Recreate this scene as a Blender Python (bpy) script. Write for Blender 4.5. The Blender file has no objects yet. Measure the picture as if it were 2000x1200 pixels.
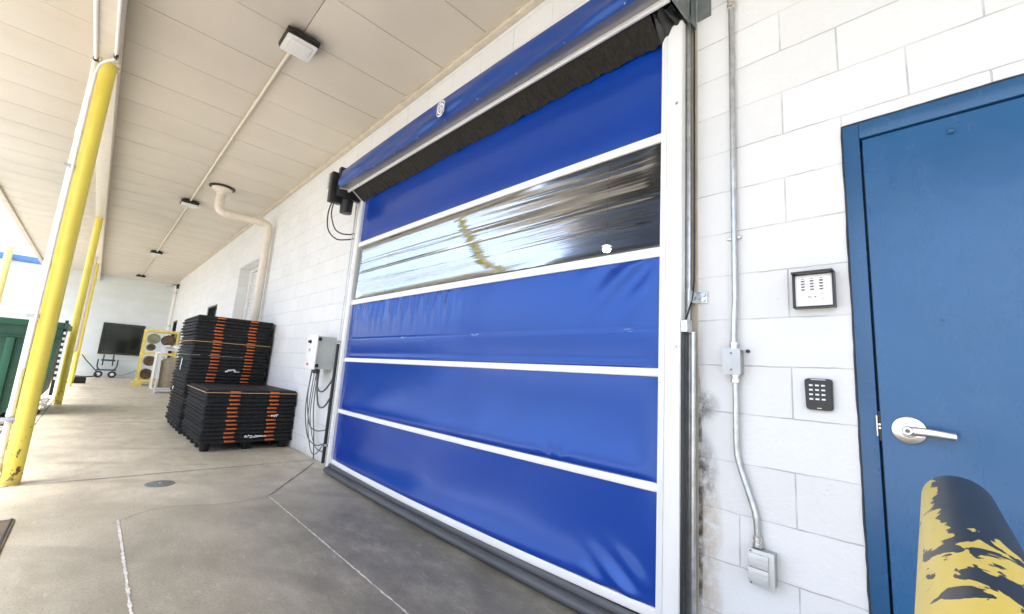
import bpy, bmesh, math, random
from mathutils import Matrix, Vector
R = math.radians
rnd = random.Random(7)
sc = bpy.context.scene
col = sc.collection

# ------------------------------------------------------------------ camera
cam_d = bpy.data.cameras.new('camera')
cam = bpy.data.objects.new('camera', cam_d); col.objects.link(cam)
ca, cb, cc = 0.76196949, 0.157361154, 0.066828063      # yaw to the right, pitch up, roll
fw = Vector((math.sin(ca)*math.cos(cb), math.cos(ca)*math.cos(cb), math.sin(cb)))
r0 = Vector((math.cos(ca), -math.sin(ca), 0)); u0 = r0.cross(fw)
rt = math.cos(cc)*r0 + math.sin(cc)*u0; up = -math.sin(cc)*r0 + math.cos(cc)*u0
cam.matrix_world = Matrix(((rt.x, up.x, -fw.x, 0), (rt.y, up.y, -fw.y, 0), (rt.z, up.z, -fw.z, 1.10), (0, 0, 0, 1)))
cam_d.sensor_width = 36; cam_d.lens = 837.43/2000*36
cam_d.clip_start = 0.02; cam_d.clip_end = 2000
sc.camera = cam

# ------------------------------------------------------------------ sky, sun, exposure
SUN_EL, SUN_AZ = R(69), R(-98)       # azimuth from +Y towards +X : the sun stands over the yard on the left
w = bpy.data.worlds.new('World'); sc.world = w; w.use_nodes = True
nt = w.node_tree; bg = nt.nodes['Background']
sky = nt.nodes.new('ShaderNodeTexSky'); sky.sky_type = 'NISHITA'; sky.sun_disc = False
sky.sun_elevation = SUN_EL; sky.sun_rotation = SUN_AZ
sky.dust_density = 4.0; sky.air_density = 0.8; sky.ozone_density = 1.0
nt.links.new(sky.outputs[0], bg.inputs[0]); bg.inputs[1].default_value = 0.15
sd = bpy.data.lights.new('sun', 'SUN'); sun = bpy.data.objects.new('sun', sd); col.objects.link(sun)
sd.energy = 1.5; sd.angle = R(12); sd.color = (1.0, 0.985, 0.955)
dv = Vector((math.sin(SUN_AZ)*math.cos(SUN_EL), math.cos(SUN_AZ)*math.cos(SUN_EL), math.sin(SUN_EL)))
sun.rotation_euler = dv.to_track_quat('Z', 'Y').to_euler(); sun.location = (-6, 2, 14)
sc.view_settings.view_transform = 'Standard'; sc.view_settings.look = 'None'
sc.view_settings.exposure = 2.15; sc.view_settings.gamma = 1.0
sc.cycles.max_bounces = 10; sc.cycles.diffuse_bounces = 6; sc.cycles.glossy_bounces = 4
sc.cycles.transparent_max_bounces = 12; sc.cycles.caustics_reflective = False; sc.cycles.caustics_refractive = False

# ------------------------------------------------------------------ materials
def newmat(name):
    m = bpy.data.materials.new(name); m.use_nodes = True
    return m, m.node_tree, m.node_tree.nodes['Principled BSDF']
def N(t, typ, **k):
    n = t.nodes.new(typ)
    for a, b in k.items(): setattr(n, a, b)
    return n
def V(c): return (c[0], c[1], c[2], 1.0)
def math_n(t, op, a, b=None, c=None, clamp=False):
    n = N(t, 'ShaderNodeMath', operation=op); n.use_clamp = clamp
    for i, q in enumerate((a, b, c)):
        if q is None: continue
        if isinstance(q, (int, float)): n.inputs[i].default_value = q
        else: t.links.new(q, n.inputs[i])
    return n.outputs[0]
def mixc(t, fac, a, b, blend='MIX'):
    n = N(t, 'ShaderNodeMix', data_type='RGBA', blend_type=blend)
    for i, q in ((0, fac), (6, a), (7, b)):
        if isinstance(q, (int, float)): n.inputs[i].default_value = q
        elif isinstance(q, tuple): n.inputs[i].default_value = V(q)
        else: t.links.new(q, n.inputs[i])
    return n.outputs[2]
def noise(t, vec, scale, detail=4, rough=0.55, dist=0.0):
    n = N(t, 'ShaderNodeTexNoise'); n.inputs['Scale'].default_value = scale
    n.inputs['Detail'].default_value = detail; n.inputs['Roughness'].default_value = rough
    n.inputs['Distortion'].default_value = dist
    if vec is not None: t.links.new(vec, n.inputs['Vector'])
    return n.outputs[0]
def ramp(t, fac, stops):
    n = N(t, 'ShaderNodeValToRGB'); t.links.new(fac, n.inputs[0])
    e = n.color_ramp.elements
    while len(e) < len(stops): e.new(0.5)
    for i, (p, c) in enumerate(stops):
        e[i].position = p; e[i].color = V(c) if isinstance(c, tuple) else (c, c, c, 1)
    return n.outputs[0]
def sstep(t, val, a, b):
    n = N(t, 'ShaderNodeMapRange', interpolation_type='SMOOTHSTEP')
    t.links.new(val, n.inputs[0]); n.inputs[1].default_value = a; n.inputs[2].default_value = b
    return n.outputs[0]
def coords(t, scale=(1, 1, 1)):
    tc = N(t, 'ShaderNodeNewGeometry'); mp = N(t, 'ShaderNodeMapping'); mp.inputs['Scale'].default_value = scale
    t.links.new(tc.outputs['Position'], mp.inputs[0]); return mp.outputs[0]
def ocoords(t, scale=(1, 1, 1)):
    tc = N(t, 'ShaderNodeTexCoord'); mp = N(t, 'ShaderNodeMapping'); mp.inputs['Scale'].default_value = scale
    t.links.new(tc.outputs['Object'], mp.inputs[0]); return mp.outputs[0]
def bump(t, b, h, strength=0.2, dist=0.01, prev=None):
    n = N(t, 'ShaderNodeBump'); n.inputs['Strength'].default_value = strength; n.inputs['Distance'].default_value = dist
    t.links.new(h, n.inputs['Height'])
    if prev is not None: t.links.new(prev, n.inputs['Normal'])
    t.links.new(n.outputs[0], b.inputs['Normal']); return n.outputs[0]
def plain(name, c, rough=0.5, metal=0.0, var=0.12, scale=9.0, bmp=0.08, spec=0.5, stretch=(1, 1, 1), coat=0.0, dirt=None):
    m, t, b = newmat(name); v = ocoords(t, stretch)
    n1 = noise(t, v, scale, 5)
    lo = tuple(max(0, q*(1-var)) for q in c); hi = tuple(min(1, q*(1+var)) for q in c)
    cc_ = ramp(t, n1, [(0.3, lo), (0.7, hi)])
    if dirt:
        n2 = noise(t, v, scale*2.3, 8, 0.7, 0.5)
        cc_ = mixc(t, sstep(t, n2, dirt[1], dirt[1]+0.08), cc_, dirt[0])
    t.links.new(cc_, b.inputs['Base Color'])
    t.links.new(ramp(t, noise(t, v, scale*1.7, 4), [(0.3, rough*0.85), (0.7, min(1, rough*1.15))]), b.inputs['Roughness'])
    b.inputs['Metallic'].default_value = metal; b.inputs['Specular IOR Level'].default_value = spec
    b.inputs['Coat Weight'].default_value = coat
    if bmp: bump(t, b, noise(t, v, scale*8, 4), bmp, 0.004)
    return m

def wall_paint(name, base, near=True):
    m, t, b = newmat(name)
    g = N(t, 'ShaderNodeNewGeometry'); sp = N(t, 'ShaderNodeSeparateXYZ'); t.links.new(g.outputs['Position'], sp.inputs[0])
    along = sp.outputs['Y'] if near else sp.outputs['X']
    wob = noise(t, coords(t), 14, 3)
    wz = math_n(t, 'MULTIPLY', math_n(t, 'SUBTRACT', wob, 0.5), 0.008)
    px = math_n(t, 'ADD', along, -0.465); pz = math_n(t, 'ADD', math_n(t, 'ADD', sp.outputs['Z'], 0.014), wz)
    cb_ = N(t, 'ShaderNodeCombineXYZ'); t.links.new(px, cb_.inputs[0]); t.links.new(pz, cb_.inputs[1])
    br = N(t, 'ShaderNodeTexBrick'); br.offset = 0.5; br.offset_frequency = 2
    t.links.new(cb_.outputs[0], br.inputs['Vector'])
    br.inputs['Scale'].default_value = 1.0; br.inputs['Brick Width'].default_value = 0.4064; br.inputs['Row Height'].default_value = 0.2032
    br.inputs['Mortar Size'].default_value = 0.003; br.inputs['Mortar Smooth'].default_value = 0.4
    br.inputs['Color1'].default_value = (0.94, 0.94, 0.94, 1); br.inputs['Color2'].default_value = (1, 1, 1, 1)
    br.inputs['Mortar'].default_value = (1, 1, 1, 1)
    # thick paint has filled parts of the joints
    fill = sstep(t, noise(t, coords(t, (1, 1, 1)), 5.5, 3), 0.40, 0.62)
    jf = math_n(t, 'MULTIPLY', br.outputs['Fac'], math_n(t, 'ADD', math_n(t, 'MULTIPLY', fill, 0.6), 0.4))
    c0 = mixc(t, 1.0, br.outputs['Color'], base, 'MULTIPLY')
    blot = noise(t, coords(t), 2.2, 6, 0.6)
    c1 = mixc(t, ramp(t, blot, [(0.35, 0.0), (0.75, 0.10)]), c0, (0.50, 0.49, 0.44))
    specks = sstep(t, noise(t, coords(t), 46, 3, 0.6), 0.70, 0.76)
    patch = sstep(t, noise(t, coords(t), 3.1, 2), 0.50, 0.60)
    c1 = mixc(t, math_n(t, 'MULTIPLY', math_n(t, 'MULTIPLY', specks, patch), 0.35), c1, (0.34, 0.33, 0.30))
    c2 = mixc(t, math_n(t, 'MULTIPLY', jf, 0.44 if near else 0.14), c1, (0.16, 0.155, 0.135))
    if near:   # black and rusty grime bleeding out from behind the door guide
        y, z = along, sp.outputs['Z']
        nn = noise(t, coords(t, (1, 1.0, 0.8)), 20, 7, 0.68, 0.1)
        d = math_n(t, 'SUBTRACT', 0.838, y)                       # distance from the guide
        def blob(z0, h, reach, lo):
            dz = math_n(t, 'DIVIDE', math_n(t, 'SUBTRACT', z, z0), h); dz2 = math_n(t, 'MULTIPLY', dz, dz)
            dd = math_n(t, 'DIVIDE', d, reach); dd2 = math_n(t, 'MULTIPLY', dd, dd)
            e = math_n(t, 'SUBTRACT', 1.0, math_n(t, 'ADD', dz2, dd2), clamp=True)
            return math_n(t, 'MULTIPLY', math_n(t, 'POWER', e, lo*3), sstep(t, nn, 0.28, 0.62), clamp=True)
        blk = math_n(t, 'MAXIMUM', blob(0.74, 0.19, 0.10, 0.45), math_n(t, 'MAXIMUM', blob(1.02, 0.09, 0.11, 0.45), math_n(t, 'MAXIMUM', blob(0.42, 0.10, 0.035, 0.4), blob(0.58, 0.62, 0.022, 0.07))))
        brn = math_n(t, 'MAXIMUM', blob(0.50, 0.34, 0.11, 0.25), blob(0.24, 0.15, 0.11, 0.25))
        side = sstep(t, y, 0.60, 0.70)
        c2 = mixc(t, math_n(t, 'MULTIPLY', math_n(t, 'MULTIPLY', brn, side), 0.6), c2, (0.36, 0.24, 0.09))
        c2 = mixc(t, math_n(t, 'MULTIPLY', math_n(t, 'MULTIPLY', blk, side), 0.92), c2, (0.02, 0.018, 0.014))
        foot = sstep(t, math_n(t, 'ADD', z, math_n(t, 'MULTIPLY', noise(t, coords(t), 8, 5), 0.12)), 0.16, 0.06)
        c2 = mixc(t, math_n(t, 'MULTIPLY', foot, 0.35), c2, (0.30, 0.28, 0.23))
    t.links.new(c2, b.inputs['Base Color']); b.inputs['Roughness'].default_value = 0.55
    b.inputs['Specular IOR Level'].default_value = 0.4
    n1 = bump(t, b, jf, 0.65 if near else 0.2, -0.006)
    pits = noise(t, coords(t), 60, 6, 0.7)
    bump(t, b, math_n(t, 'ADD', pits, math_n(t, 'MULTIPLY', noise(t, coords(t), 17, 4), 1.2)), 0.5, 0.005, n1)
    return m

def concrete_mat():
    m, t, b = newmat('slab_concrete')
    g = N(t, 'ShaderNodeNewGeometry'); sp = N(t, 'ShaderNodeSeparateXYZ'); t.links.new(g.outputs['Position'], sp.inputs[0])
    v = coords(t); vs = coords(t, (1.0, 0.45, 1))
    n1 = noise(t, v, 1.3, 7, 0.62, 0.4); n2 = noise(t, vs, 6.5, 8, 0.7); n3 = noise(t, v, 0.6, 3)
    c = ramp(t, n1, [(0.30, (0.40, 0.36, 0.265)), (0.52, (0.54, 0.49, 0.375)), (0.72, (0.66, 0.60, 0.465))])
    c = mixc(t, ramp(t, n2, [(0.42, 0.0), (0.72, 0.5)]), c, (0.30, 0.28, 0.22))
    # trafficked, tyre greyed zone in front of the roll up door
    dx = math_n(t, 'ADD', sp.outputs['X'], math_n(t, 'MULTIPLY', n3, 0.9))
    zx = sstep(t, dx, 0.35, 1.7)
    dy = math_n(t, 'ADD', sp.outputs['Y'], math_n(t, 'MULTIPLY', n1, 1.6))
    zy = sstep(t, dy, 5.9, 3.6)
    wear = math_n(t, 'MULTIPLY', math_n(t, 'MAXIMUM', zx, 0.66), zy)
    c = mixc(t, math_n(t, 'MULTIPLY', wear, 0.86), c, ramp(t, n2, [(0.34, (0.095, 0.092, 0.068)), (0.50, (0.18, 0.173, 0.132)), (0.66, (0.31, 0.296, 0.226))]))
    # oily spots
    sp2 = sstep(t, noise(t, v, 3.4, 6, 0.7, 1.0), 0.66, 0.74)
    c = mixc(t, math_n(t, 'MULTIPLY', sp2, 0.4), c, (0.10, 0.095, 0.08))
    st = noise(t, coords(t, (1.6, 0.5, 1)), 15, 5, 0.7)
    c = mixc(t, ramp(t, st, [(0.60, 0.0), (0.76, 0.5)]), c, (0.62, 0.58, 0.50))
    arc_ = N(t, 'ShaderNodeTexWave'); arc_.wave_type = 'RINGS'; arc_.rings_direction = 'Z'
    mp = N(t, 'ShaderNodeMapping'); mp.inputs['Location'].default_value = (2.6, -0.2, 0); t.links.new(g.outputs['Position'], mp.inputs[0]); t.links.new(mp.outputs[0], arc_.inputs['Vector'])
    arc_.inputs['Scale'].default_value = 0.42; arc_.inputs['Distortion'].default_value = 2.5; arc_.inputs['Detail'].default_value = 4
    ty = math_n(t, 'MULTIPLY', sstep(t, arc_.outputs['Fac'], 0.86, 0.99), sstep(t, n1, 0.40, 0.66))
    c = mixc(t, math_n(t, 'MULTIPLY', ty, 0.30), c, (0.07, 0.068, 0.06))
    fine = noise(t, v, 90, 3, 0.6)
    c = mixc(t, ramp(t, fine, [(0.35, 0.38), (0.52, 0.0)]), c, (0.12, 0.11, 0.09))
    t.links.new(c, b.inputs['Base Color'])
    t.links.new(ramp(t, n2, [(0.3, 0.38), (0.7, 0.62)]), b.inputs['Roughness'])
    b.inputs['Specular IOR Level'].default_value = 0.5
    k = bump(t, b, n2, 0.25, 0.012); bump(t, b, fine, 0.25, 0.003, k)
    return m

def fabric_mat(name, c, rough, bm=0.10):
    m, t, b = newmat(name); v = coords(t)
    n = noise(t, coords(t, (1, 0.4, 1)), 3.5, 5)
    cc_ = ramp(t, n, [(0.3, tuple(q*0.93 for q in c)), (0.7, tuple(q*1.05 for q in c))])
    scuff = sstep(t, noise(t, coords(t, (1, 0.25, 2.2)), 16, 6, 0.7), 0.68, 0.78)
    if name.startswith('blue_door'):
        g = N(t, 'ShaderNodeNewGeometry'); sp = N(t, 'ShaderNodeSeparateXYZ'); t.links.new(g.outputs['Position'], sp.inputs[0])
        zz = math_n(t, 'ABSOLUTE', math_n(t, 'SUBTRACT', sp.outputs['Z'], 1.364))
        rub = math_n(t, 'MULTIPLY', sstep(t, zz, 0.011, 0.004), sstep(t, noise(t, coords(t, (1, 1, 3)), 3.2, 6, 0.75), 0.56, 0.62))
        low = math_n(t, 'MULTIPLY', sstep(t, math_n(t, 'ADD', sp.outputs['Z'], math_n(t, 'MULTIPLY', n, 0.12)), 0.26, 0.14), 0.30)
        scuff = math_n(t, 'MAXIMUM', math_n(t, 'MAXIMUM', scuff, math_n(t, 'MULTIPLY', rub, 2.6)), low)
    cc_ = mixc(t, math_n(t, 'MULTIPLY', scuff, 0.25), cc_, (0.25, 0.33, 0.55))
    t.links.new(cc_, b.inputs['Base Color']); b.inputs['Roughness'].default_value = rough
    b.inputs['Specular IOR Level'].default_value = 1.0; b.inputs['Specular Tint'].default_value = (0.40, 0.63, 1.0, 1)
    bump(t, b, noise(t, v, 5, 4), bm, 0.02)
    return m

def soffit_mat():
    m, t, b = newmat('soffit_paint'); v = coords(t)
    n = noise(t, v, 0.8, 5); n2 = noise(t, coords(t, (0.4, 2.5, 1)), 3.0, 5)
    c = ramp(t, n, [(0.3, (0.575, 0.52, 0.43)), (0.7, (0.63, 0.575, 0.48))])
    c = mixc(t, ramp(t, n2, [(0.5, 0.0), (0.8, 0.14)]), c, (0.46, 0.39, 0.29))
    t.links.new(c, b.inputs['Base Color']); b.inputs['Roughness'].default_value = 0.42
    bump(t, b, noise(t, v, 2.2, 3), 0.15, 0.02)
    return m

def chipped(name):
    """black paint flaking off a yellow rail"""
    m, t, b = newmat(name); v = coords(t)
    g = N(t, 'ShaderNodeNewGeometry'); sp = N(t, 'ShaderNodeSeparateXYZ'); t.links.new(g.outputs['Position'], sp.inputs[0])
    n = noise(t, coords(t, (0.75, 1.25, 1.25)), 19, 3, 0.52, 0.9)
    far = sstep(t, sp.outputs['X'], 0.74, 1.14)
    yr = math_n(t, 'SUBTRACT', sp.outputs['Y'], math_n(t, 'MULTIPLY', math_n(t, 'SUBTRACT', sp.outputs['X'], 1.395), 0.037))
    left = sstep(t, yr, 0.030, 0.068)
    thr = math_n(t, 'SUBTRACT', math_n(t, 'ADD', n, math_n(t, 'MULTIPLY', far, 0.38)), math_n(t, 'MULTIPLY', left, math_n(t, 'ADD', math_n(t, 'MULTIPLY', far, 0.36), 0.10)))
    f = sstep(t, thr, 0.515, 0.525)
    rust = sstep(t, noise(t, v, 30, 5), 0.62, 0.66)
    yel = mixc(t, math_n(t, 'MULTIPLY', rust, 0.2), (0.80, 0.62, 0.10), (0.45, 0.30, 0.06))
    t.links.new(mixc(t, f, yel, mixc(t, noise(t, v, 9), (0.012, 0.012, 0.013), (0.035, 0.034, 0.034))), b.inputs['Base Color'])
    b.inputs['Roughness'].default_value = 0.38
    k = bump(t, b, f, 0.6, 0.002); bump(t, b, noise(t, v, 22, 4), 0.15, 0.004, k)
    return m

def vinyl_mat():
    m, t, b = newmat('clear_vinyl'); t.nodes.remove(b)
    out = t.nodes['Material Output']
    tr = N(t, 'ShaderNodeBsdfTransparent'); tr.inputs[0].default_value = (0.62, 0.64, 0.64, 1)
    gl = N(t, 'ShaderNodeBsdfGlossy'); gl.inputs['Roughness'].default_value = 0.045; gl.inputs[0].default_value = (0.90, 0.95, 1.0, 1)
    fr = N(t, 'ShaderNodeFresnel'); fr.inputs['IOR'].default_value = 1.45
    mx = N(t, 'ShaderNodeMixShader')
    bp = N(t, 'ShaderNodeBump'); bp.inputs['Strength'].default_value = 0.35; bp.inputs['Distance'].default_value = 0.007
    h1 = noise(t, coords(t, (1, 0.07, 6.0)), 2.6, 5, 0.62, 0.2)
    h2 = noise(t, coords(t, (1, 0.04, 9.0)), 7.0, 3, 0.6)
    t.links.new(math_n(t, 'ADD', h1, math_n(t, 'MULTIPLY', h2, 0.22)), bp.inputs['Height'])
    for q in (gl, fr): t.links.new(bp.outputs[0], q.inputs['Normal'])
    t.links.new(math_n(t, 'MULTIPLY', fr.outputs[0], 0.58, clamp=True), mx.inputs[0]); t.links.new(tr.outputs[0], mx.inputs[1]); t.links.new(gl.outputs[0], mx.inputs[2])
    df = N(t, 'ShaderNodeBsdfDiffuse'); df.inputs[0].default_value = (0.6, 0.63, 0.66, 1)      # fine scratches and dust
    scr = noise(t, coords(t, (1, 0.10, 14)), 12, 5, 0.7)
    mh = N(t, 'ShaderNodeMixShader'); t.links.new(ramp(t, scr, [(0.45, 0.0), (0.78, 0.06)]), mh.inputs[0])
    t.links.new(mx.outputs[0], mh.inputs[1]); t.links.new(df.outputs[0], mh.inputs[2])
    t.links.new(mh.outputs[0], out.inputs['Surface'])
    return m

def emit(name, c, s):
    m, t, b = newmat(name); b.inputs['Base Color'].default_value = V(c)
    b.inputs['Emission Color'].default_value = V(c); b.inputs['Emission Strength'].default_value = s
    return m

M = {}
M['wall'] = wall_paint('block_wall_paint', (0.76, 0.775, 0.765)); M['farwall'] = wall_paint('far_wall_paint', (0.70, 0.75, 0.75), False)
M['concrete'] = concrete_mat(); M['soffit'] = soffit_mat()
M['trim'] = plain('trim_paint', (0.60, 0.53, 0.42), 0.45, bmp=0.03)
M['gap'] = plain('gap_dark', (0.03, 0.028, 0.025), 0.9, bmp=0)
M['yard'] = plain('yard_concrete', (0.46, 0.44, 0.40), 0.8, scale=0.7, bmp=0.3, var=0.2)
def yellow_paint():
    m, t, b = newmat('yellow_paint'); v = coords(t)
    g = N(t, 'ShaderNodeNewGeometry'); sp = N(t, 'ShaderNodeSeparateXYZ'); t.links.new(g.outputs['Position'], sp.inputs[0])
    c = ramp(t, noise(t, v, 3, 5), [(0.3, (0.80, 0.655, 0.085)), (0.7, (0.87, 0.735, 0.12))])
    n2 = noise(t, coords(t, (1, 1, 0.6)), 26, 6, 0.7)
    low = sstep(t, sp.outputs['Z'], 0.75, 0.02)
    chips = sstep(t, math_n(t, 'ADD', n2, math_n(t, 'MULTIPLY', low, 0.16)), 0.705, 0.725)
    streak = ramp(t, noise(t, coords(t, (1, 1, 0.08)), 22, 5, 0.7), [(0.5, 0.0), (0.8, 0.30)])
    c = mixc(t, streak, c, (0.55, 0.40, 0.09)); c = mixc(t, chips, c, (0.14, 0.075, 0.035))
    c = mixc(t, math_n(t, 'MULTIPLY', sstep(t, sp.outputs['Z'], 0.10, 0.0), 0.6), c, (0.30, 0.22, 0.10))
    t.links.new(c, b.inputs['Base Color']); b.inputs['Roughness'].default_value = 0.33
    k = bump(t, b, chips, 0.5, -0.002); bump(t, b, noise(t, v, 30, 3), 0.08, 0.003, k)
    return m
M['yellow'] = yellow_paint()
M['yellowpale'] = plain('pale_yellow_paint', (0.78, 0.68, 0.25), 0.45, var=0.08)
M['pvc'] = plain('white_pvc', (0.80, 0.79, 0.75), 0.35, var=0.04, bmp=0.02)
M['pinkpvc'] = plain('pinkish_pipe_paint', (0.74, 0.66, 0.60), 0.4, var=0.05, bmp=0.02)
M['creampipe'] = plain('cream_pipe_paint', (0.70, 0.64, 0.54), 0.38, var=0.06, bmp=0.03)
M['beam'] = plain('beam_paint', (0.68, 0.62, 0.51), 0.42, var=0.06, bmp=0.04)
M['fabric'] = fabric_mat('blue_door_fabric', (0.002, 0.037, 0.28), 0.20, 0.06)
M['hoodfab'] = fabric_mat('blue_hood_fabric', (0.002, 0.034, 0.21), 0.28, 0.07)
M['strap'] = plain('white_strap', (0.80, 0.79, 0.76), 0.5, var=0.06, bmp=0.08, stretch=(1, 0.3, 1))
M['vinyl'] = vinyl_mat()
M['guide'] = plain('white_guide_paint', (0.76, 0.77, 0.75), 0.30, var=0.08, scale=4, bmp=0.06, stretch=(1, 1, 0.3), dirt=((0.5, 0.5, 0.48), 0.70))
M['alu'] = plain('aluminium', (0.34, 0.33, 0.33), 0.34, 0.6, var=0.12, stretch=(1, 0.1, 1), bmp=0.05)
M['galv'] = plain('galvanised_steel', (0.52, 0.54, 0.54), 0.34, 0.9, var=0.2, scale=22, bmp=0.08)
M['galvdull'] = plain('dull_galvanised_plate', (0.22, 0.25, 0.25), 0.5, 0.6, var=0.2, scale=15, bmp=0.05)
M['rubber'] = plain('black_rubber', (0.022, 0.023, 0.025), 0.45, var=0.3, bmp=0.05, stretch=(1, 0.2, 1))
M['greyrub'] = plain('grey_vinyl_seal', (0.075, 0.08, 0.085), 0.45, var=0.2, bmp=0.08, stretch=(1, 0.15, 1))
M['brush'] = plain('brown_brush_bristle', (0.013, 0.011, 0.006), 0.85, var=0.7, scale=30, bmp=0.6, stretch=(1, 2.0, 0.12))
M['black'] = plain('black_plastic', (0.012, 0.012, 0.013), 0.35, var=0.2, bmp=0.04)
M['greybox'] = plain('grey_enclosure_paint', (0.47, 0.50, 0.48), 0.4, var=0.05, bmp=0.04)
M['whitebox'] = plain('white_enclosure_door', (0.78, 0.78, 0.76), 0.4, var=0.04, bmp=0.02)
def door_paint():
    m, t, b = newmat('worn_blue_door_paint'); v = coords(t)
    n = noise(t, v, 1.6, 5); c = ramp(t, n, [(0.3, (0.018, 0.098, 0.235)), (0.7, (0.022, 0.118, 0.275))])
    dust = noise(t, coords(t, (1, 1, 0.35)), 5, 7, 0.7); c = mixc(t, ramp(t, dust, [(0.45, 0.0), (0.8, 0.22)]), c, (0.10, 0.17, 0.25))
    ch = sstep(t, noise(t, coords(t, (1, 0.7, 1.6)), 21, 5, 0.65), 0.70, 0.72)
    c = mixc(t, math_n(t, 'MULTIPLY', ch, 0.6), c, (0.012, 0.04, 0.09))
    pale = sstep(t, noise(t, coords(t, (1, 2.2, 0.8)), 33, 4, 0.6), 0.73, 0.76)
    c = mixc(t, math_n(t, 'MULTIPLY', pale, 0.5), c, (0.18, 0.25, 0.33))
    g = N(t, 'ShaderNodeNewGeometry'); sp = N(t, 'ShaderNodeSeparateXYZ'); t.links.new(g.outputs['Position'], sp.inputs[0])
    low = sstep(t, math_n(t, 'ADD', sp.outputs['Z'], math_n(t, 'MULTIPLY', dust, 0.4)), 0.62, 0.28)
    c = mixc(t, math_n(t, 'MULTIPLY', low, 0.45), c, (0.03, 0.045, 0.06))
    t.links.new(c, b.inputs['Base Color'])
    t.links.new(ramp(t, dust, [(0.35, 0.20), (0.7, 0.36)]), b.inputs['Roughness'])
    k = bump(t, b, noise(t, v, 2.6, 3), 0.35, 0.02); k = bump(t, b, ch, 0.5, -0.0015, k); bump(t, b, noise(t, v, 120, 2), 0.06, 0.002, k)
    return m
M['blue'] = door_paint()
M['blueframe'] = plain('blue_frame_paint', (0.018, 0.090, 0.21), 0.26, var=0.08, scale=3, bmp=0.10)
M['seal'] = plain('dark_caulk', (0.03, 0.035, 0.04), 0.7, bmp=0.4)
M['nickel'] = plain('satin_nickel', (0.72, 0.71, 0.69), 0.24, 1.0, var=0.05, bmp=0.0)
M['jbox'] = plain('grey_box_cover', (0.50, 0.53, 0.54), 0.42, 0.2, var=0.08, bmp=0.08)
M['cast'] = plain('cast_aluminium', (0.42, 0.44, 0.43), 0.36, 0.75, var=0.1, scale=30, bmp=0.2)
M['castlight'] = plain('pale_cast_cover', (0.58, 0.60, 0.59), 0.42, 0.3, var=0.08, bmp=0.1)
M['steelface'] = plain('brushed_steel_face', (0.86, 0.855, 0.83), 0.35, 0.15, var=0.04, bmp=0.03)
M['slot'] = plain('shadow_slot', (0.16, 0.15, 0.13), 0.6, bmp=0)
M['keys'] = plain('pale_keys', (0.75, 0.77, 0.78), 0.4, bmp=0)
M['pallet'] = plain('black_pallet_plastic', (0.010, 0.0105, 0.011), 0.62, var=0.5, scale=7, bmp=0.5, spec=0.35, dirt=((0.10, 0.10, 0.09), 0.66))
M['orange'] = plain('orange_pallet_strip', (0.56, 0.13, 0.035), 0.8, spec=0.15, var=0.4, scale=14, bmp=0.2, dirt=((0.04, 0.02, 0.015), 0.62))
M['strapping'] = plain('tan_strapping', (0.50, 0.30, 0.16), 0.5, bmp=0.1)
M['label'] = plain('torn_white_label', (0.8, 0.8, 0.78), 0.6, bmp=0.1)
M['green'] = plain('green_dumpster_paint', (0.012, 0.085, 0.045), 0.42, var=0.25, scale=2.2, bmp=0.15, dirt=((0.03, 0.06, 0.045), 0.66))
M['glassdark'] = plain('dark_window_glass', (0.012, 0.018, 0.016), 0.08, var=0.3, scale=1.2, bmp=0.01, spec=0.6)
M['frameblk'] = plain('black_window_frame', (0.012, 0.022, 0.018), 0.4, bmp=0)
M['cartgrn'] = plain('dark_green_tube', (0.02, 0.055, 0.055), 0.4, bmp=0.05)
M['rackyel'] = plain('yellow_rack_paint', (0.75, 0.60, 0.16), 0.45, var=0.12, bmp=0.1)
M['whiteframe'] = plain('white_frame_paint', (0.80, 0.80, 0.78), 0.4, var=0.04, bmp=0.03)
M['tan'] = plain('tan_plastic', (0.36, 0.31, 0.22), 0.55, var=0.18, bmp=0.1)
M['drum'] = plain('brown_drum', (0.10, 0.065, 0.035), 0.55, var=0.5, bmp=0.2)
M['reel'] = plain('greenish_reel', (0.22, 0.24, 0.15), 0.5, var=0.3, bmp=0.2)
M['red'] = plain('red_plastic', (0.45, 0.03, 0.03), 0.5, bmp=0.05)
M['bluecap'] = plain('blue_coping_metal', (0.10, 0.23, 0.52), 0.4, bmp=0.02)
M['slat'] = plain('white_slat_paint', (0.74, 0.73, 0.70), 0.45, bmp=0.02)
M['plate'] = plain('rusty_brown_plate', (0.15, 0.115, 0.09), 0.5, 0.3, var=0.4, scale=6, bmp=0.3, dirt=((0.35, 0.31, 0.26), 0.62))
M['caulk'] = plain('pale_joint_sealant', (0.62, 0.61, 0.56), 0.7, var=0.25, scale=30, bmp=0.4)
M['saw'] = plain('dark_saw_cut', (0.13, 0.12, 0.10), 0.8, var=0.4, scale=12, bmp=0.2)
M['lens'] = plain('prismatic_lens', (0.72, 0.72, 0.68), 0.22, var=0.04, scale=40, bmp=0.25)
M['bronze'] = plain('dark_bronze_housing', (0.018, 0.016, 0.015), 0.4, bmp=0.05)
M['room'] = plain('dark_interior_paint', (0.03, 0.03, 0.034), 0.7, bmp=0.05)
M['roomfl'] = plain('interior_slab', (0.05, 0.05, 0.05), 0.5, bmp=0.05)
M['roof'] = plain('roof_membrane', (0.45, 0.44, 0.42), 0.8)
M['gravel'] = plain('rubble', (0.20, 0.19, 0.17), 0.9, var=0.6, scale=6, bmp=0.5)
M['chip'] = chipped('chipped_black_and_yellow_paint')
M['cablegrey'] = plain('grey_cable', (0.10, 0.10, 0.10), 0.5, bmp=0)
M['rustbox'] = plain('orange_sticker', (0.50, 0.12, 0.04), 0.5, bmp=0)

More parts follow.
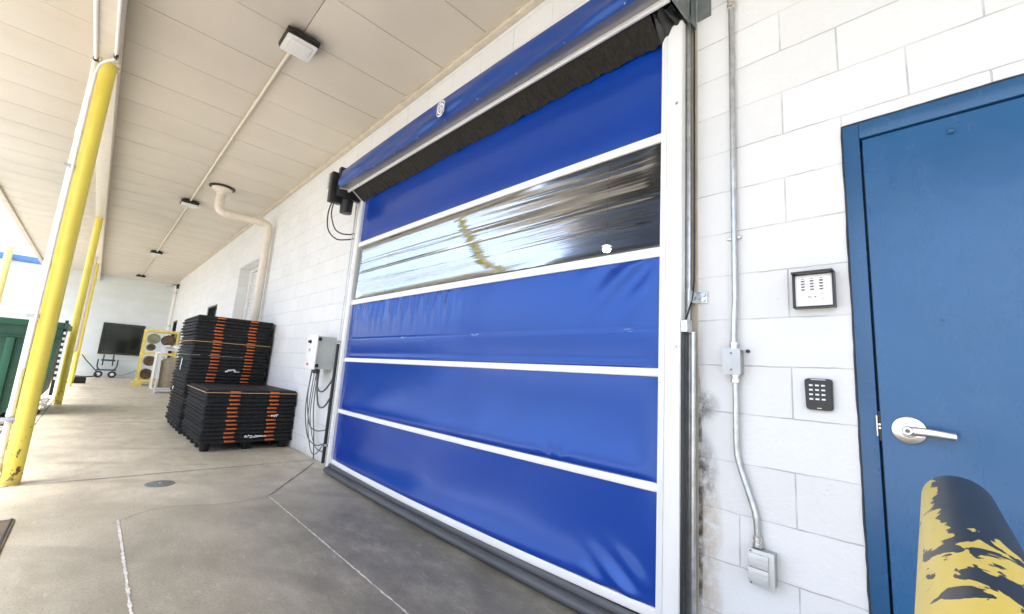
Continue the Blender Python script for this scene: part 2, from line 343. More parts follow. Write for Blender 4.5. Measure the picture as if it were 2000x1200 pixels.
# ------------------------------------------------------------------ mesh helpers
class MB:
    def __init__(s): s.b = bmesh.new()
    def box(s, x0, x1, y0, y1, z0, z1, bev=0.0, rot=None, piv=None):
        q = bmesh.new(); bmesh.ops.create_cube(q, size=1)
        for v in q.verts: v.co = Vector(((x0+x1)/2+v.co.x*(x1-x0), (y0+y1)/2+v.co.y*(y1-y0), (z0+z1)/2+v.co.z*(z1-z0)))
        if bev: bmesh.ops.bevel(q, geom=q.edges[:], offset=bev, segments=2, profile=0.6, affect='EDGES')
        if rot is not None: bmesh.ops.transform(q, matrix=rot, verts=q.verts, space=Matrix.Translation(-Vector(piv or ((x0+x1)/2, (y0+y1)/2, (z0+z1)/2))))
        s.join(q); return s
    def join(s, q):
        me = bpy.data.meshes.new('tmp'); q.to_mesh(me); q.free(); s.b.from_mesh(me); bpy.data.meshes.remove(me)
    def cyl(s, p, q, r, r2=None, n=20, caps=True):
        p, q = Vector(p), Vector(q); d = q-p; k = bmesh.new()
        bmesh.ops.create_cone(k, cap_ends=caps, segments=n, radius1=r, radius2=r if r2 is None else r2, depth=d.length)
        bmesh.ops.transform(k, matrix=Matrix.Translation((p+q)/2) @ d.to_track_quat('Z', 'Y').to_matrix().to_4x4(), verts=k.verts)
        s.join(k); return s
    def tube(s, pts, r, n=10):
        pts = [Vector(p) for p in pts]; rings = []; b = s.b
        up_ = None
        for i, p in enumerate(pts):
            d = (pts[min(i+1, len(pts)-1)]-pts[max(i-1, 0)]).normalized()
            if up_ is None: up_ = Vector((0, 0, 1)) if abs(d.z) < 0.9 else Vector((1, 0, 0))
            a = d.cross(up_).normalized(); up_ = a.cross(d).normalized()
            rings.append([b.verts.new(p+r*(math.cos(t)*a+math.sin(t)*up_)) for t in [2*math.pi*k/n for k in range(n)]])
        for A, B in zip(rings, rings[1:]):
            for k in range(n): b.faces.new((A[k], A[(k+1) % n], B[(k+1) % n], B[k]))
        b.faces.new(rings[0][::-1]); b.faces.new(rings[-1]); return s
    def prism(s, poly, axis, a, c):
        """poly in the two other axes (order x,y,z without axis)"""
        def mk(u, v, k):
            return {'x': (k, u, v), 'y': (u, k, v), 'z': (u, v, k)}[axis]
        b = s.b; A = [b.verts.new(mk(u, v, a)) for u, v in poly]; B = [b.verts.new(mk(u, v, c)) for u, v in poly]
        n = len(poly); b.faces.new(A); b.faces.new(B[::-1])
        for i in range(n): b.faces.new((A[i], B[i], B[(i+1) % n], A[(i+1) % n]))
        return s
    def quad(s, *p):
        s.b.faces.new([s.b.verts.new(q) for q in p]); return s
    def grid(s, f, nu, nv):
        b = s.b; vs = [[b.verts.new(f(i/nu, j/nv)) for j in range(nv+1)] for i in range(nu+1)]
        for i in range(nu):
            for j in range(nv): b.faces.new((vs[i][j], vs[i+1][j], vs[i+1][j+1], vs[i][j+1]))
        return s
    def lathe(s, prof, c, axis='x', n=28):
        """prof = [(offset along axis, radius)]"""
        b = s.b; rings = []; c = Vector(c)
        for o, r in prof:
            ring = []
            for k in range(n):
                t = 2*math.pi*k/n; u, v = r*math.cos(t), r*math.sin(t)
                ring.append(b.verts.new(c+Vector({'x': (o, u, v), 'y': (u, o, v), 'z': (u, v, o)}[axis])))
            rings.append(ring)
        for A, B in zip(rings, rings[1:]):
            for k in range(n): b.faces.new((A[k], A[(k+1) % n], B[(k+1) % n], B[k]))
        b.faces.new(rings[0][::-1]); b.faces.new(rings[-1]); return s
    def build(s, name, mat, parent=None, smooth=True, recalc=True, **kw):
        if recalc: bmesh.ops.recalc_face_normals(s.b, faces=s.b.faces[:])
        me = bpy.data.meshes.new(name); s.b.to_mesh(me); s.b.free()
        me.materials.append(mat)
        if smooth:
            me.shade_smooth(); me.set_sharp_from_angle(angle=R(35))
        o = bpy.data.objects.new(name, me); col.objects.link(o)
        if parent is not None:
            o.parent = parent; o.matrix_parent_inverse = Matrix.Translation(-parent.location)
        for a, b_ in kw.items(): o[a] = b_
        return o
def thing(name, label, cat, loc=(0, 0, 0), group=None):
    o = bpy.data.objects.new(name, None); col.objects.link(o); o.location = loc; o.empty_display_size = 0.1
    o['label'] = label; o['category'] = cat
    if group: o['group'] = group
    return o
def struct(mb, name, mat, **k): return mb.build(name, mat, None, kind='structure', **k)
def arc(c, r, a0, a1, ax1, ax2, n=8):
    c, ax1, ax2 = Vector(c), Vector(ax1), Vector(ax2)
    return [c+r*(math.cos(R(a0+(a1-a0)*i/n))*ax1+math.sin(R(a0+(a1-a0)*i/n))*ax2) for i in range(n+1)]
def smooth_path(pts, n=8):
    P = [Vector(p) for p in pts]; out = []
    for i in range(len(P)-1):
        p0, p1, p2, p3 = P[max(i-1, 0)], P[i], P[i+1], P[min(i+2, len(P)-1)]
        for k in range(n):
            t = k/n
            out.append(0.5*((2*p1)+(-p0+p2)*t+(2*p0-5*p1+4*p2-p3)*t*t+(-p0+3*p1-3*p2+p3)*t**3))
    out.append(P[-1]); return out

# ================================================================== SETTING
WX = 2.012            # face of the block wall
CZ = 3.92             # soffit height
FY = 22.9             # far wall
struct(MB().quad((-300, -300, -0.12), (300, -300, -0.12), (300, 300, -0.12), (-300, 300, -0.12)), 'ground', M['yard'])
struct(MB().box(-0.47, WX+0.30, -7, FY+0.02, -0.115, 0.0, bev=0.012), 'dock_floor', M['concrete'])
# dark saw cut and cracks, pale sealant lines in the slab
def ribbon(pts, wdt, z, jit, seed, steps=40):
    r_ = random.Random(seed); m = MB(); P = smooth_path(pts, steps)
    L, Rr = [], []
    for i, p in enumerate(P):
        d = (P[min(i+1, len(P)-1)]-P[max(i-1, 0)]).normalized(); n = Vector((-d.y, d.x, 0))
        q = p+n*r_.uniform(-jit, jit)*0.6; h = wdt*(0.5+r_.uniform(-0.28, 0.28))
        L.append(m.b.verts.new((q+n*h).to_tuple()[:2]+(z,))); Rr.append(m.b.verts.new((q-n*h).to_tuple()[:2]+(z,)))
    for i in range(len(P)-1): m.b.faces.new((L[i], Rr[i], Rr[i+1], L[i+1]))
    return m
struct(ribbon([(-0.47, 5.13, 0), (0.6, 5.15, 0), (1.2, 5.16, 0), (1.98, 5.18, 0)], 0.011, 0.004, 0.004, 1), 'saw_cut', M['saw'], smooth=False)
struct(ribbon([(0.285, 3.86, 0), (0.287, 3.0, 0), (0.286, 2.2, 0), (0.29, 1.2, 0)], 0.012, 0.004, 0.003, 2, 60), 'sealant_line', M['caulk'], smooth=False)
struct(ribbon([(1.20, 3.97, 0), (1.203, 3.2, 0), (1.204, 2.4, 0), (1.205, 0.6, 0)], 0.008, 0.004, 0.003, 3, 70), 'sealant_line', M['caulk'], smooth=False)
struct(ribbon([(1.19, 3.95, 0), (1.50, 4.40, 0), (1.75, 4.75, 0), (1.93, 5.02, 0)], 0.008, 0.004, 0.007, 4), 'floor_crack', M['saw'], smooth=False)
struct(ribbon([(1.30, 4.01, 0), (1.21, 3.96, 0)], 0.010, 0.006, 0.005, 14), 'floor_crack', M['caulk'], smooth=False)
struct(ribbon([(0.26, 3.80, 0), (0.42, 3.98, 0), (0.60, 4.02, 0), (0.84, 3.93, 0), (1.18, 3.95, 0)], 0.003, 0.004, 0.012, 5, 30), 'floor_crack', M['saw'], smooth=False)
struct(ribbon([(0.80, 3.935, 0), (1.0, 3.93, 0)], 0.006, 0.008, 0.006, 15, 30), 'floor_crack', M['caulk'], smooth=False)
struct(ribbon([(-0.415, -5, 0), (-0.415, 5, 0), (-0.415, 12, 0), (-0.41, 22.8, 0)], 0.012, 0.004, 0.003, 6, 60), 'edge_joint', M['saw'], smooth=False)

# ---- main block wall with its openings
def wall_x(m, x, th, y0, y1, z0, z1, holes):
    ys = sorted({y0, y1, *[h[0] for h in holes], *[h[1] for h in holes]}); zs = sorted({z0, z1, *[h[2] for h in holes], *[h[3] for h in holes]})
    solid = lambda a, b: not any(h[0] <= a <= h[1] and h[2] <= b <= h[3] for h in holes) and y0 < a < y1 and z0 < b < z1
    for i in range(len(ys)-1):
        for j in range(len(zs)-1):
            a, c = (ys[i]+ys[i+1])/2, (zs[j]+zs[j+1])/2
            if solid(a, c):
                for X in (x, x+th): m.quad((X, ys[i], zs[j]), (X, ys[i+1], zs[j]), (X, ys[i+1], zs[j+1]), (X, ys[i], zs[j+1]))
            else: continue
            for (Y, o) in ((ys[i], (ys[i-1]+ys[i])/2 if i else y0-1), (ys[i+1], (ys[i+1]+ys[i+2])/2 if i < len(ys)-2 else y1+1)):
                if not solid(o, c): m.quad((x, Y, zs[j]), (x+th, Y, zs[j]), (x+th, Y, zs[j+1]), (x, Y, zs[j+1]))
            for (Z, o) in ((zs[j], (zs[j-1]+zs[j])/2 if j else z0-1), (zs[j+1], (zs[j+1]+zs[j+2])/2 if j < len(zs)-2 else z1+1)):
                if not solid(a, o): m.quad((x, ys[i], Z), (x+th, ys[i], Z), (x+th, ys[i+1], Z), (x, ys[i+1], Z))
    bmesh.ops.remove_doubles(m.b, verts=m.b.verts, dist=1e-5)
wm = MB()
wall_x(wm, WX, 0.30, -7, FY, 0.002, 5.2, [(0.93, 4.60, 0.002, 3.05), (-0.775, 0.262, 0.002, 2.168), (8.75, 10.75, 0.002, 3.01), (12.6, 13.9, 0.002, 2.36), (19.6, 20.8, 0.002, 2.28)])
bw = thing('block_wall', 'long white painted concrete block wall carrying the blue roll-up door', 'wall', (WX, 8, 0))
wm.build('masonry', M['wall'], bw, smooth=False)
# dark interior behind the openings
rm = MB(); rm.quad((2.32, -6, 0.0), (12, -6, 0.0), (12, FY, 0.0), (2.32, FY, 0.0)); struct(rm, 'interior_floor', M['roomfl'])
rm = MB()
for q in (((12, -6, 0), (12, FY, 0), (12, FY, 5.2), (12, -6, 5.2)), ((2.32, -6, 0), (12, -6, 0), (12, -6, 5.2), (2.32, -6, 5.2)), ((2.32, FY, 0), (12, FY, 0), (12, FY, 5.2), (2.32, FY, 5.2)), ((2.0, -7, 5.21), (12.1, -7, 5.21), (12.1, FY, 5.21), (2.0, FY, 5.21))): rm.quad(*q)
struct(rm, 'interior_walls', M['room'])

# ---- far wall with blue coping
fwt = thing('far_wall', 'white block wall closing the far end of the dock under a blue coping', 'wall', (-4, FY, 0))
MB().box(-16, WX+0.02, FY, FY+0.3, -0.115, 3.93).build('masonry', M['farwall'], fwt, smooth=False)
MB().box(-16, -1.83, FY-0.05, FY+0.35, 3.94, 4.15, bev=0.01).build('coping', M['bluecap'], fwt)
MB().box(WX, 12, FY, FY+0.3, 0, 5.2).build('return_wall', M['farwall'], fwt, smooth=False)

# ---- canopy : soffit panels, trim, beam, roof
cn = thing('canopy', 'long flat dock canopy with beige panelled soffit above the walkway', 'canopy', (0, 8, CZ))
sm = MB()
ys = [3.21+0.64*k for k in range(-16, 32)]
xs = [(-1.70, -0.40), (-0.2452, 0.872), (0.878, 1.952)]
for i in range(len(ys)-1):
    for x0, x1 in xs:
        d = rnd.uniform(-0.0012, 0.0012)
        y0, y1 = ys[i]+0.0035, min(ys[i+1]-0.0035, FY-0.01)
        sm.box(x0, x1, y0, y1, CZ+d, CZ+0.02, bev=0.003)
sm.build('soffit', M['soffit'], cn)
MB().box(-1.69, WX, -7, FY-0.005, CZ+0.018, CZ+0.05).build('joint_shadow_gap', M['gap'], cn, smooth=False)
MB().box(-1.78, WX-0.002, -7.05, FY-0.004, CZ+0.055, CZ+0.36).build('roof', M['roof'], cn, smooth=False)
tr_ = MB(); tr_.box(1.957, WX-0.001, -7, FY-0.002, CZ-0.035, CZ+0.016, bev=0.004); tr_.box(1.940, 1.9565, -7, FY-0.002, CZ-0.006, CZ+0.004)
tr_.build('wall_trim', M['trim'], cn)
fm = MB(); fm.box(-1.80, -1.702, -7.05, FY-0.003, CZ-0.045, CZ+0.30, bev=0.006); fm.build('fascia', M['trim'], cn)
bmm = MB()
bmm.box(-0.385, -0.245, -7, FY-0.003, 3.655, 3.668, bev=0.003); bmm.box(-0.385, -0.245, -7, FY-0.003, CZ-0.013, CZ-0.001, bev=0.003)
bmm.box(-0.320, -0.2455, -7, FY-0.003, 3.669, CZ-0.014)
bmm.build('beam', M['beam'], cn)
cl = MB()
cl.tube([(-0.392, -6, 3.640), (-0.392, 5.35, 3.640)], 0.014, 10); cl.build('beam_conduit', M['pvc'], cn)
cl = MB(); cl.tube([(-0.262, -6, 3.638), (-0.262, 4.98, 3.638)], 0.012, 10); cl.build('beam_conduit', M['pvc'], cn)

# ================================================================== COLUMNS
def column(x, y, r, label, rust=True):
    t = thing('steel_column', label, 'column', (x, y, 0), 'yellow steel columns holding up the canopy')
    MB().cyl((x, y, 0.0), (x, y, 3.648), r, n=32).build('post', M['yellow'], t)
    p = MB(); p.box(x-0.075, x+0.075, y-0.075, y+0.075, 3.6485, 3.6545)
    for sx in (-1, 1):
        for sy in (-1, 1): p.cyl((x+sx*0.06, y+sy*0.06, 3.630), (x+sx*0.06, y+sy*0.06, 3.648), 0.008, n=6)
    p.build('cap_plate', M['beam'], t)
    return t
c1 = column(-0.305, 5.215, 0.058, 'nearest yellow steel column with white conduit strapped to its side')
cd = MB()
cx, cy = -0.388, 5.215
cd.tube(smooth_path([(-0.392, 5.20, 3.64), (-0.393, 5.215, 3.60), (cx, cy, 3.45), (cx, cy, 3.0)], 6)+[Vector((cx, cy, 0.02))], 0.021, 14)
cd.tube(smooth_path([(-0.262, 4.98, 3.638), (-0.270, 5.02, 3.625), (-0.320, 5.065, 3.600), (-0.360, 5.11, 3.54), (-0.372, 5.15, 3.35), (-0.372, 5.16, 2.8)], 6)+[Vector((-0.372, 5.162, 0.9))], 0.011, 10)
for z in (0.55, 1.75, 2.95): cd.cyl((cx, cy, z-0.03), (cx, cy, z+0.03), 0.025, n=14)
cd.build('conduit', M['pvc'], c1)
for z in (1.32, 2.62, 0.5):
    s = MB(); s.box(cx-0.045, cx+0.04, cy-0.03, cy-0.018, z-0.015, z+0.015, bev=0.002); s.cyl((cx-0.035, cy-0.04, z), (cx-0.035, cy-0.02, z), 0.008, n=8)
    s.build('conduit_strap', M['galv'], c1)
s = MB(); s.box(-0.262, -0.250, 4.93, 4.97, 3.60, 3.65, bev=0.002); s.cyl((-0.262, 4.96, 3.638), (-0.262, 5.0, 3.636), 0.017, n=12); s.cyl((-0.392, 5.16, 3.64), (-0.392, 5.20, 3.64), 0.02, n=12)
s.build('conduit_fitting', M['black'], c1)
column(-0.325, 11.77, 0.058, 'middle yellow steel column standing at the dock edge beside the dumpster')
column(-0.335, 18.35, 0.058, 'farthest yellow steel column at the end of the dock')
# white rainwater pipe landing in a yellow sleeve
dp = thing('downpipe', 'pinkish white drain pipe between the two far columns ending in a yellow sleeve', 'pipe', (-0.375, 17.0, 0))
MB().tube([(-0.375, 17.0, 3.64), (-0.375, 17.0, 0.95)], 0.058, 18).build('pipe', M['pinkpvc'], dp)
dd = MB()
for sx in (-0.055, 0.055): dd.cyl((-0.375+sx*1.3, 17.0, 0.0), (-0.375+sx*1.3, 17.0, 0.94), 0.022, n=14)
dd.box(-0.53, -0.35, 15.53, 17.07, 0.92, 0.95, bev=0.004)
dd.build('sleeve', M['yellow'], dp)

# ================================================================== ROLL-UP DOOR
rd = thing('roll_up_door', 'big blue fabric roll-up door with clear vinyl strip and white cross straps', 'roll-up door', (1.93, 2.78, 0))
CX, YR, YL = 1.932, 0.975, 4.535     # curtain plane and its two edges
# z of the strap centres : (left edge, right edge)
straps = [(2.412, 2.360, 0.050), (1.762, 1.750, 0.052), (1.146, 1.158, 0.040), (0.616, 0.640, 0.040), (0.110, 0.118, 0.046)]
def zl(pair, y):
    a = (y-YR)/(YL-YR); return pair[0]*a+pair[1]*(1-a)
def bow(y, z):
    """the loose curtain leans out towards its foot"""
    a = max(0.0, min(1.0, (y-YR)/(YL-YR))); e = math.sin(math.pi*min(1, max(0, a)))**0.8
    return -0.055*e*max(0, 1-z/1.3)**1.5-0.012*e
def panel(name, top, bot, mat, disp, nu=150, nv=50, label=None):
    m = MB()
    def f(u, v):
        y = YR-0.02+(YL-YR+0.03)*u; z0 = zl(bot, y); z1 = zl(top, y); z = z0+(z1-z0)*v
        return (CX+bow(y, z)+disp(u, v, y, z)*edge_(y), y, z)
    m.grid(f, nu, nv)
    o = m.build(name, mat, rd, recalc=False)
    if label: o['label'] = label
    return o
def edge_(y):
    e = max(0.0, min(1.0, (min(y-YR, YL-y)+0.005)/0.16)); return e*e*(3-2*e)
def pinch(v, k=3.0): return 1-abs(2*v-1)**k
def d_top(u, v, y, z): return -0.008*pinch(v)
def d_up(u, v, y, z):      # gathered pleats hanging below the vinyl strip, right corner folds
    e = math.exp(-((1-v)/0.34)**2)*min(1, (1-v)/0.04)
    g = max(0.0, min(1.0, (u-0.42)/0.10))
    pl = g*(0.0040*math.sin(y*41+1.6*math.sin(y*6.3)+2*v)+0.0028*math.sin(y*67+2.1*math.sin(y*4.1)))*(0.78+0.22*math.sin(y*3.7+1))
    pl += 0.0045*math.sin(((y-YR)*0.9-(1-v)*0.5)*27+1.0)*math.exp(-(((y-YR)-(1-v)*0.45)/0.30)**2)
    seam = 0.0025*math.exp(-((v-0.35)/0.010)**2)
    return -0.012*pinch(v, 2.2)+pl*e*2.4+seam-0.010*math.exp(-(v/0.05)**2)*(v/0.05)
def d_mid(u, v, y, z):
    pl = 0.0022*math.sin(y*7+v*4+math.sin(y*3.1)*1.4)*math.exp(-((v-0.15)/0.35)**2)
    q = (u-0.17)*3.6; dd = math.sqrt(q*q+(v*0.55)**2)+0.02
    pl += 0.0030*math.sin(7*math.atan2(v*0.55+0.01, q))*math.exp(-((dd-0.06)/0.09)**2)
    return -0.055*math.exp(-(v/0.36)**1.3)*(v/(v+0.035))+pl+0.006*pinch(v)
def d_low(u, v, y, z):
    pl = 0.003*math.sin(y*6+v*3)
    pl += 0.006*math.sin(30*(u*4-v*0.8))*math.exp(-((u-0.05)/0.05)**2)*math.exp(-((v-0.1)/0.22)**2)
    return 0.010*pinch(v, 2.0)-0.040*math.exp(-(v/0.22)**1.3)*(v/(v+0.03))+pl
s_ = straps
off = lambda k, d: (s_[k][0]+d, s_[k][1]+d)
panel('fabric_panel', (3.06, 3.06), off(0, 0.020), M['fabric'], d_top, label='deep blue top panel under the hood')
panel('fabric_panel', off(1, -0.020), off(2, 0.015), M['fabric'], d_up, 420, 90, label='pale sheened blue panel gathered below the clear strip')
panel('fabric_panel', off(2, -0.015), off(3, 0.015), M['fabric'], d_mid, 260, 60, label='blue panel second from the bottom')
panel('fabric_panel', off(3, -0.015), off(4, 0.018), M['fabric'], d_low, 220, 60, label='deep blue bottom panel')
rw = random.Random(3)
rid = [(rw.uniform(0.03, 0.97), rw.uniform(0.006, 0.016), rw.uniform(-1, 1)*0.0035, rw.uniform(-0.12, 0.12)) for _ in range(17)]
def d_vin(u, v, y, z):
    k = max(0.0, min(1.0, (u-0.12)/0.42)); k = k*k*(3-2*k)
    s = -(-0.035+0.105*k)*(v-0.5)*pinch(v, 9)
    for c_, w_, a_, sl in rid: s += 0.42*a_*math.exp(-((v-c_-sl*0.5*(u-0.5)-0.005*math.sin(u*9+c_*20))/w_/1.5)**2)*(0.35+0.65*abs(math.sin(u*2.2+c_*9)))
    s += 0.005*math.exp(-((v-0.50)/0.014)**2)                 # fold line
    s += (0.0025*math.sin(v*9+u*2.2)+0.001*math.sin(v*21-u*3))*pinch(v, 4)
    return s
panel('vinyl_window', off(0, -0.020), off(1, 0.020), M['vinyl'], d_vin, 160, 160)
for k, (a, b_, hgt) in enumerate(straps):
    m = MB()
    def f(u, v, a=a, b_=b_, hgt=hgt):
        t = 2*math.pi*v; y = YR-0.01+(YL-YR+0.015)*u; z = zl((a, b_), y)
        c_, s2 = math.cos(t), math.sin(t)
        return (CX-0.004+bow(y, z)+0.009*(abs(c_)**0.5)*(1 if c_ > 0 else -1), y, z+hgt/2*(abs(s2)**0.35)*(1 if s2 > 0 else -1))
    m.grid(f, 80, 16); m.build('strap', M['strap'], rd)
# stitched welt under the vinyl
m = MB()
def f(u, v):
    y = YR+(YL-YR)*u; z = zl(straps[1], y)+0.032; t = 2*math.pi*v
    return (CX+bow(y, z)-0.004+0.004*math.cos(t), y, z+0.005*math.sin(t)+0.0015*math.sin(y*40))
m.grid(f, 200, 8); m.build('welt', M['greyrub'], rd)
# bottom seal : grey band, dark groove, loop of grey rubber lying on the floor
def sealpart(zc, rz, xc, rx, mat, name):
    m = MB()
    def f(u, v):
        y = YR-0.015+(YL-YR+0.03)*u; e = math.sin(math.pi*u)**0.5; t = 2*math.pi*v
        return (xc-0.040*e+rx*math.cos(t), y, zc+rz*math.sin(t))
    m.grid(f, 90, 14); return m.build(name, mat, rd)
sealpart(0.067, 0.028, CX-0.020, 0.014, M['greyrub'], 'seal_band')
sealpart(0.044, 0.022, CX-0.026, 0.020, M['rubber'], 'seal_groove')
sealpart(0.030, 0.028, CX-0.045, 0.034, M['greyrub'], 'seal_loop')
# guides
GX = 1.900
def guide(y0, y1, side, z1):
    m = MB(); m.prism([(y0, 0.0), (y1, 0.0), (y1, z1-(0.06 if side > 0 else 0.09)), (y1-0.03*(1 if side > 0 else 1), z1), (y0, z1)], 'x', GX, GX+0.045)
    inner = y1 if side > 0 else y0
    bmesh.ops.bevel(m.b, geom=m.b.edges[:], offset=0.004, segments=2, affect='EDGES')
    g = m.build('guide', M['guide'], rd)
    return g
g = guide(0.868, 0.977, 1, 2.965)
m = MB(); m.box(GX-0.006, GX-0.0005, 0.944, 0.962, 0.01, 2.90, bev=0.002); m.build('guide_rib', M['guide'], g)
m = MB(); m.box(GX+0.046, WX-0.001, 0.866, 0.93, 0.0, 2.99); m.box(GX+0.048, GX+0.052, 0.846, 0.865, 0.0, 2.99, bev=0.001)
m.build('guide_angle', M['galv'], rd)
MB().box(WX-0.006, WX-0.0008, 0.835, 0.8655, 0.0, 2.99).build('guide_flange', M['trim'], rd)
for z in (0.12, 1.28, 2.5): m = MB(); m.cyl((GX-0.006, 0.893, z), (GX+0.002, 0.893, z), 0.007, n=10); m.build('screw', M['galv'], g)
# black rubber strip and tension tube low on the guide's outer side
m = MB(); m.box(GX-0.004, GX+0.030, 0.852, 0.8665, 0.02, 1.36, bev=0.003); m.build('rubber_strip', M['rubber'], rd)
m = MB(); m.tube([(GX+0.058, 0.838, 0.06), (GX+0.058, 0.838, 1.35)], 0.013, 12); m.build('tension_tube', M['galv'], rd)
m = MB(); m.box(GX-0.006, GX+0.05, 0.836, 0.866, 1.345, 1.40, bev=0.003); m.cyl((GX-0.012, 0.85, 1.372), (GX-0.005, 0.85, 1.372), 0.008, n=8); m.build('latch', M['galv'], rd)
m = MB(); m.box(WX-0.008, WX-0.002, 0.790, 0.850, 1.49, 1.545, bev=0.002); m.box(1.93, WX-0.008, 0.842, 0.848, 1.49, 1.545)
for y, z in ((0.805, 1.505), (0.805, 1.53), (0.828, 1.518)): m.cyl((WX-0.018, y, z), (WX-0.008, y, z), 0.009, n=8)
m.build('bracket', M['galv'], rd)
m = MB(); m.box(1.89, 1.99, 0.80, 0.866, 0.0, 0.012); m.box(1.98, WX-0.002, 0.80, 0.84, 0.013, 0.07)
for k in range(5): m.cyl((1.90+0.02*k, 0.815+0.01*(k % 2), 0.012), (1.90+0.02*k, 0.815+0.01*(k % 2), 0.035), 0.008, n=6)
m.build('foot_plate', M['galv'], rd)
m = MB(); m.tube(smooth_path([(1.985, 0.842, 3.5), (1.985, 0.842, 2.6), (1.985, 0.842, 1.75), (1.975, 0.842, 1.56), (1.94, 0.846, 1.46), (1.905, 0.852, 1.39)], 8), 0.0042, 8); m.build('release_cable', M['black'], rd)
gl_ = guide(4.525, 4.625, -1, 2.93)
m = MB(); m.box(GX-0.006, GX-0.0005, 4.545, 4.562, 0.01, 2.86, bev=0.002); m.build('guide_rib', M['guide'], gl_)
m = MB(); m.box(GX+0.046, WX-0.001, 4.60, 4.665, 0.0, 2.99); m.box(GX+0.010, GX+0.014, 4.626, 4.665, 0.0, 2.95, bev=0.001); m.build('guide_angle', M['galv'], rd)
m = MB(); m.box(GX-0.030, GX+0.0, 4.650, 4.675, 0.07, 1.31, bev=0.004); m.build('rubber_strip', M['rubber'], rd)
m = MB(); m.box(GX-0.04, GX+0.02, 4.63, 4.70, 1.32, 1.345, bev=0.002)
for yy in (4.64, 4.69): m.cyl((GX-0.05, yy, 1.335), (GX-0.02, yy, 1.335), 0.009, n=8)
m.box(GX-0.03, GX+0.01, 4.64, 4.69, 0.24, 0.262, bev=0.002); m.build('latch', M['galv'], rd)
m = MB(); m.tube([(GX-0.012, 4.66, 2.99), (GX-0.012, 4.662, 1.33)], 0.006, 8); m.build('side_rod', M['galv'], rd)
# black gap left where the vinyl bellies off the guide
# hood
HX = 1.650
def htop(u):
    y = 0.86+(4.60-0.86)*u
    return 3.160+0.045*u+0.028*math.sin(math.pi*u)
hm = MB()
def f(u, v):
    y = 0.86+(4.60-0.86)*u; zt = htop(u); zb = 2.975+0.025*u
    if v > 0.75:      # over the top and back to the wall
        k = (v-0.75)/0.25; return (HX+0.01+(WX-0.003-HX-0.01)*k, y, zt+0.004*math.sin(k*3.1))
    k = v/0.75
    wr = 0.006*math.sin(y*3.3+k*5)*math.sin(math.pi*k)+0.003*math.sin(y*11-k*7)*math.sin(math.pi*k)+0.006*math.sin((y*0.8+k)*9)*math.exp(-((k-0.25)/0.2)**2)*0.6
    return (HX+0.012*(k**3)-0.006*math.sin(math.pi*k)+wr*1.3, y, zb+(zt-zb)*k)
hm.grid(f, 220, 28)
hood = hm.build('hood', M['hoodfab'], rd, recalc=False)
m = MB()
m.grid(lambda u, v: (HX+0.003+0.112*v, 0.86+3.74*u, 2.975+0.025*u+0.002+0.026*v), 4, 2)
m.build('hood_lip', M['alu'], rd)
for k in range(10):
    y = 1.05+0.39*k; m = MB(); m.cyl((HX-0.004, y, 2.992), (HX+0.01, y, 2.992), 0.006, n=8); m.build('screw', M['galv'], hood)
m = MB()
def f(u, v):
    t = 2*math.pi*v; c_, s2 = math.cos(t), math.sin(t)
    return (1.765+0.011*(1 if c_ > 0 else -1)*abs(c_)**0.4, 0.87+3.75*u, 2.990+0.022*u+0.016*(1 if s2 > 0 else -1)*abs(s2)**0.4)
m.grid(f, 10, 16); m.build('front_rail', M['guide'], rd)
# bristle skirt hanging from the rail back to the curtain
m = MB()
def f(u, v):
    y = 0.985+3.545*u; r_ = 0.004*math.sin(y*61+3*math.sin(y*13))+0.003*math.sin(y*137); kink = 0.020*math.exp(-((y-2.02)/0.03)**2)+0.016*math.exp(-((y-2.75)/0.03)**2)
    x = 1.775+0.135*v; z = 2.985+0.022*u-0.092*v
    return (x+(r_-kink)*v, y, z+(0.004*math.sin(y*5.0)+0.004*math.sin(y*29)+0.003*math.sin(y*90))*v*v)
m.grid(f, 500, 8); m.build('brush_skirt', M['brush'], rd)
m = MB()
def f(u, v): return (1.80+0.13*v+0.012*math.sin(u*9+v*5), 0.880+0.10*u, 2.990-0.10*v*u-0.03*v+0.012*math.sin(u*14+v*4))
m.grid(f, 16, 14); m.build('end_flap', M['black'], rd)
m = MB(); m.tube([(1.85, 0.90, 3.10), (1.85, 4.60, 3.12)], 0.085, 20); m.build('roller', M['rubber'], rd)
m = MB(); m.prism([(HX+0.01, 2.985), (HX+0.13, 2.965), (1.93, 2.965), (WX-0.004, 2.99), (WX-0.004, 3.17), (HX+0.01, 3.15)], 'y', 0.848, 0.857)
m.box(WX-0.006, WX-0.0015, 0.765, 0.834, 3.0, 3.45); m.box(1.945, WX-0.010, 0.838, 0.842, 2.955, 3.45)
for z in (3.0, 3.1): m.cyl((1.955, 0.834, z), (1.955, 0.848, z), 0.009, n=8)
m.build('end_plate', M['galvdull'], rd)
m = MB(); m.prism([(HX+0.01, 3.0), (HX+0.15, 3.02), (1.93, 2.93), (WX-0.004, 2.95), (WX-0.004, 3.15), (HX+0.01, 3.15)], 'y', 4.600, 4.606); m.build('end_plate', M['guide'], rd)
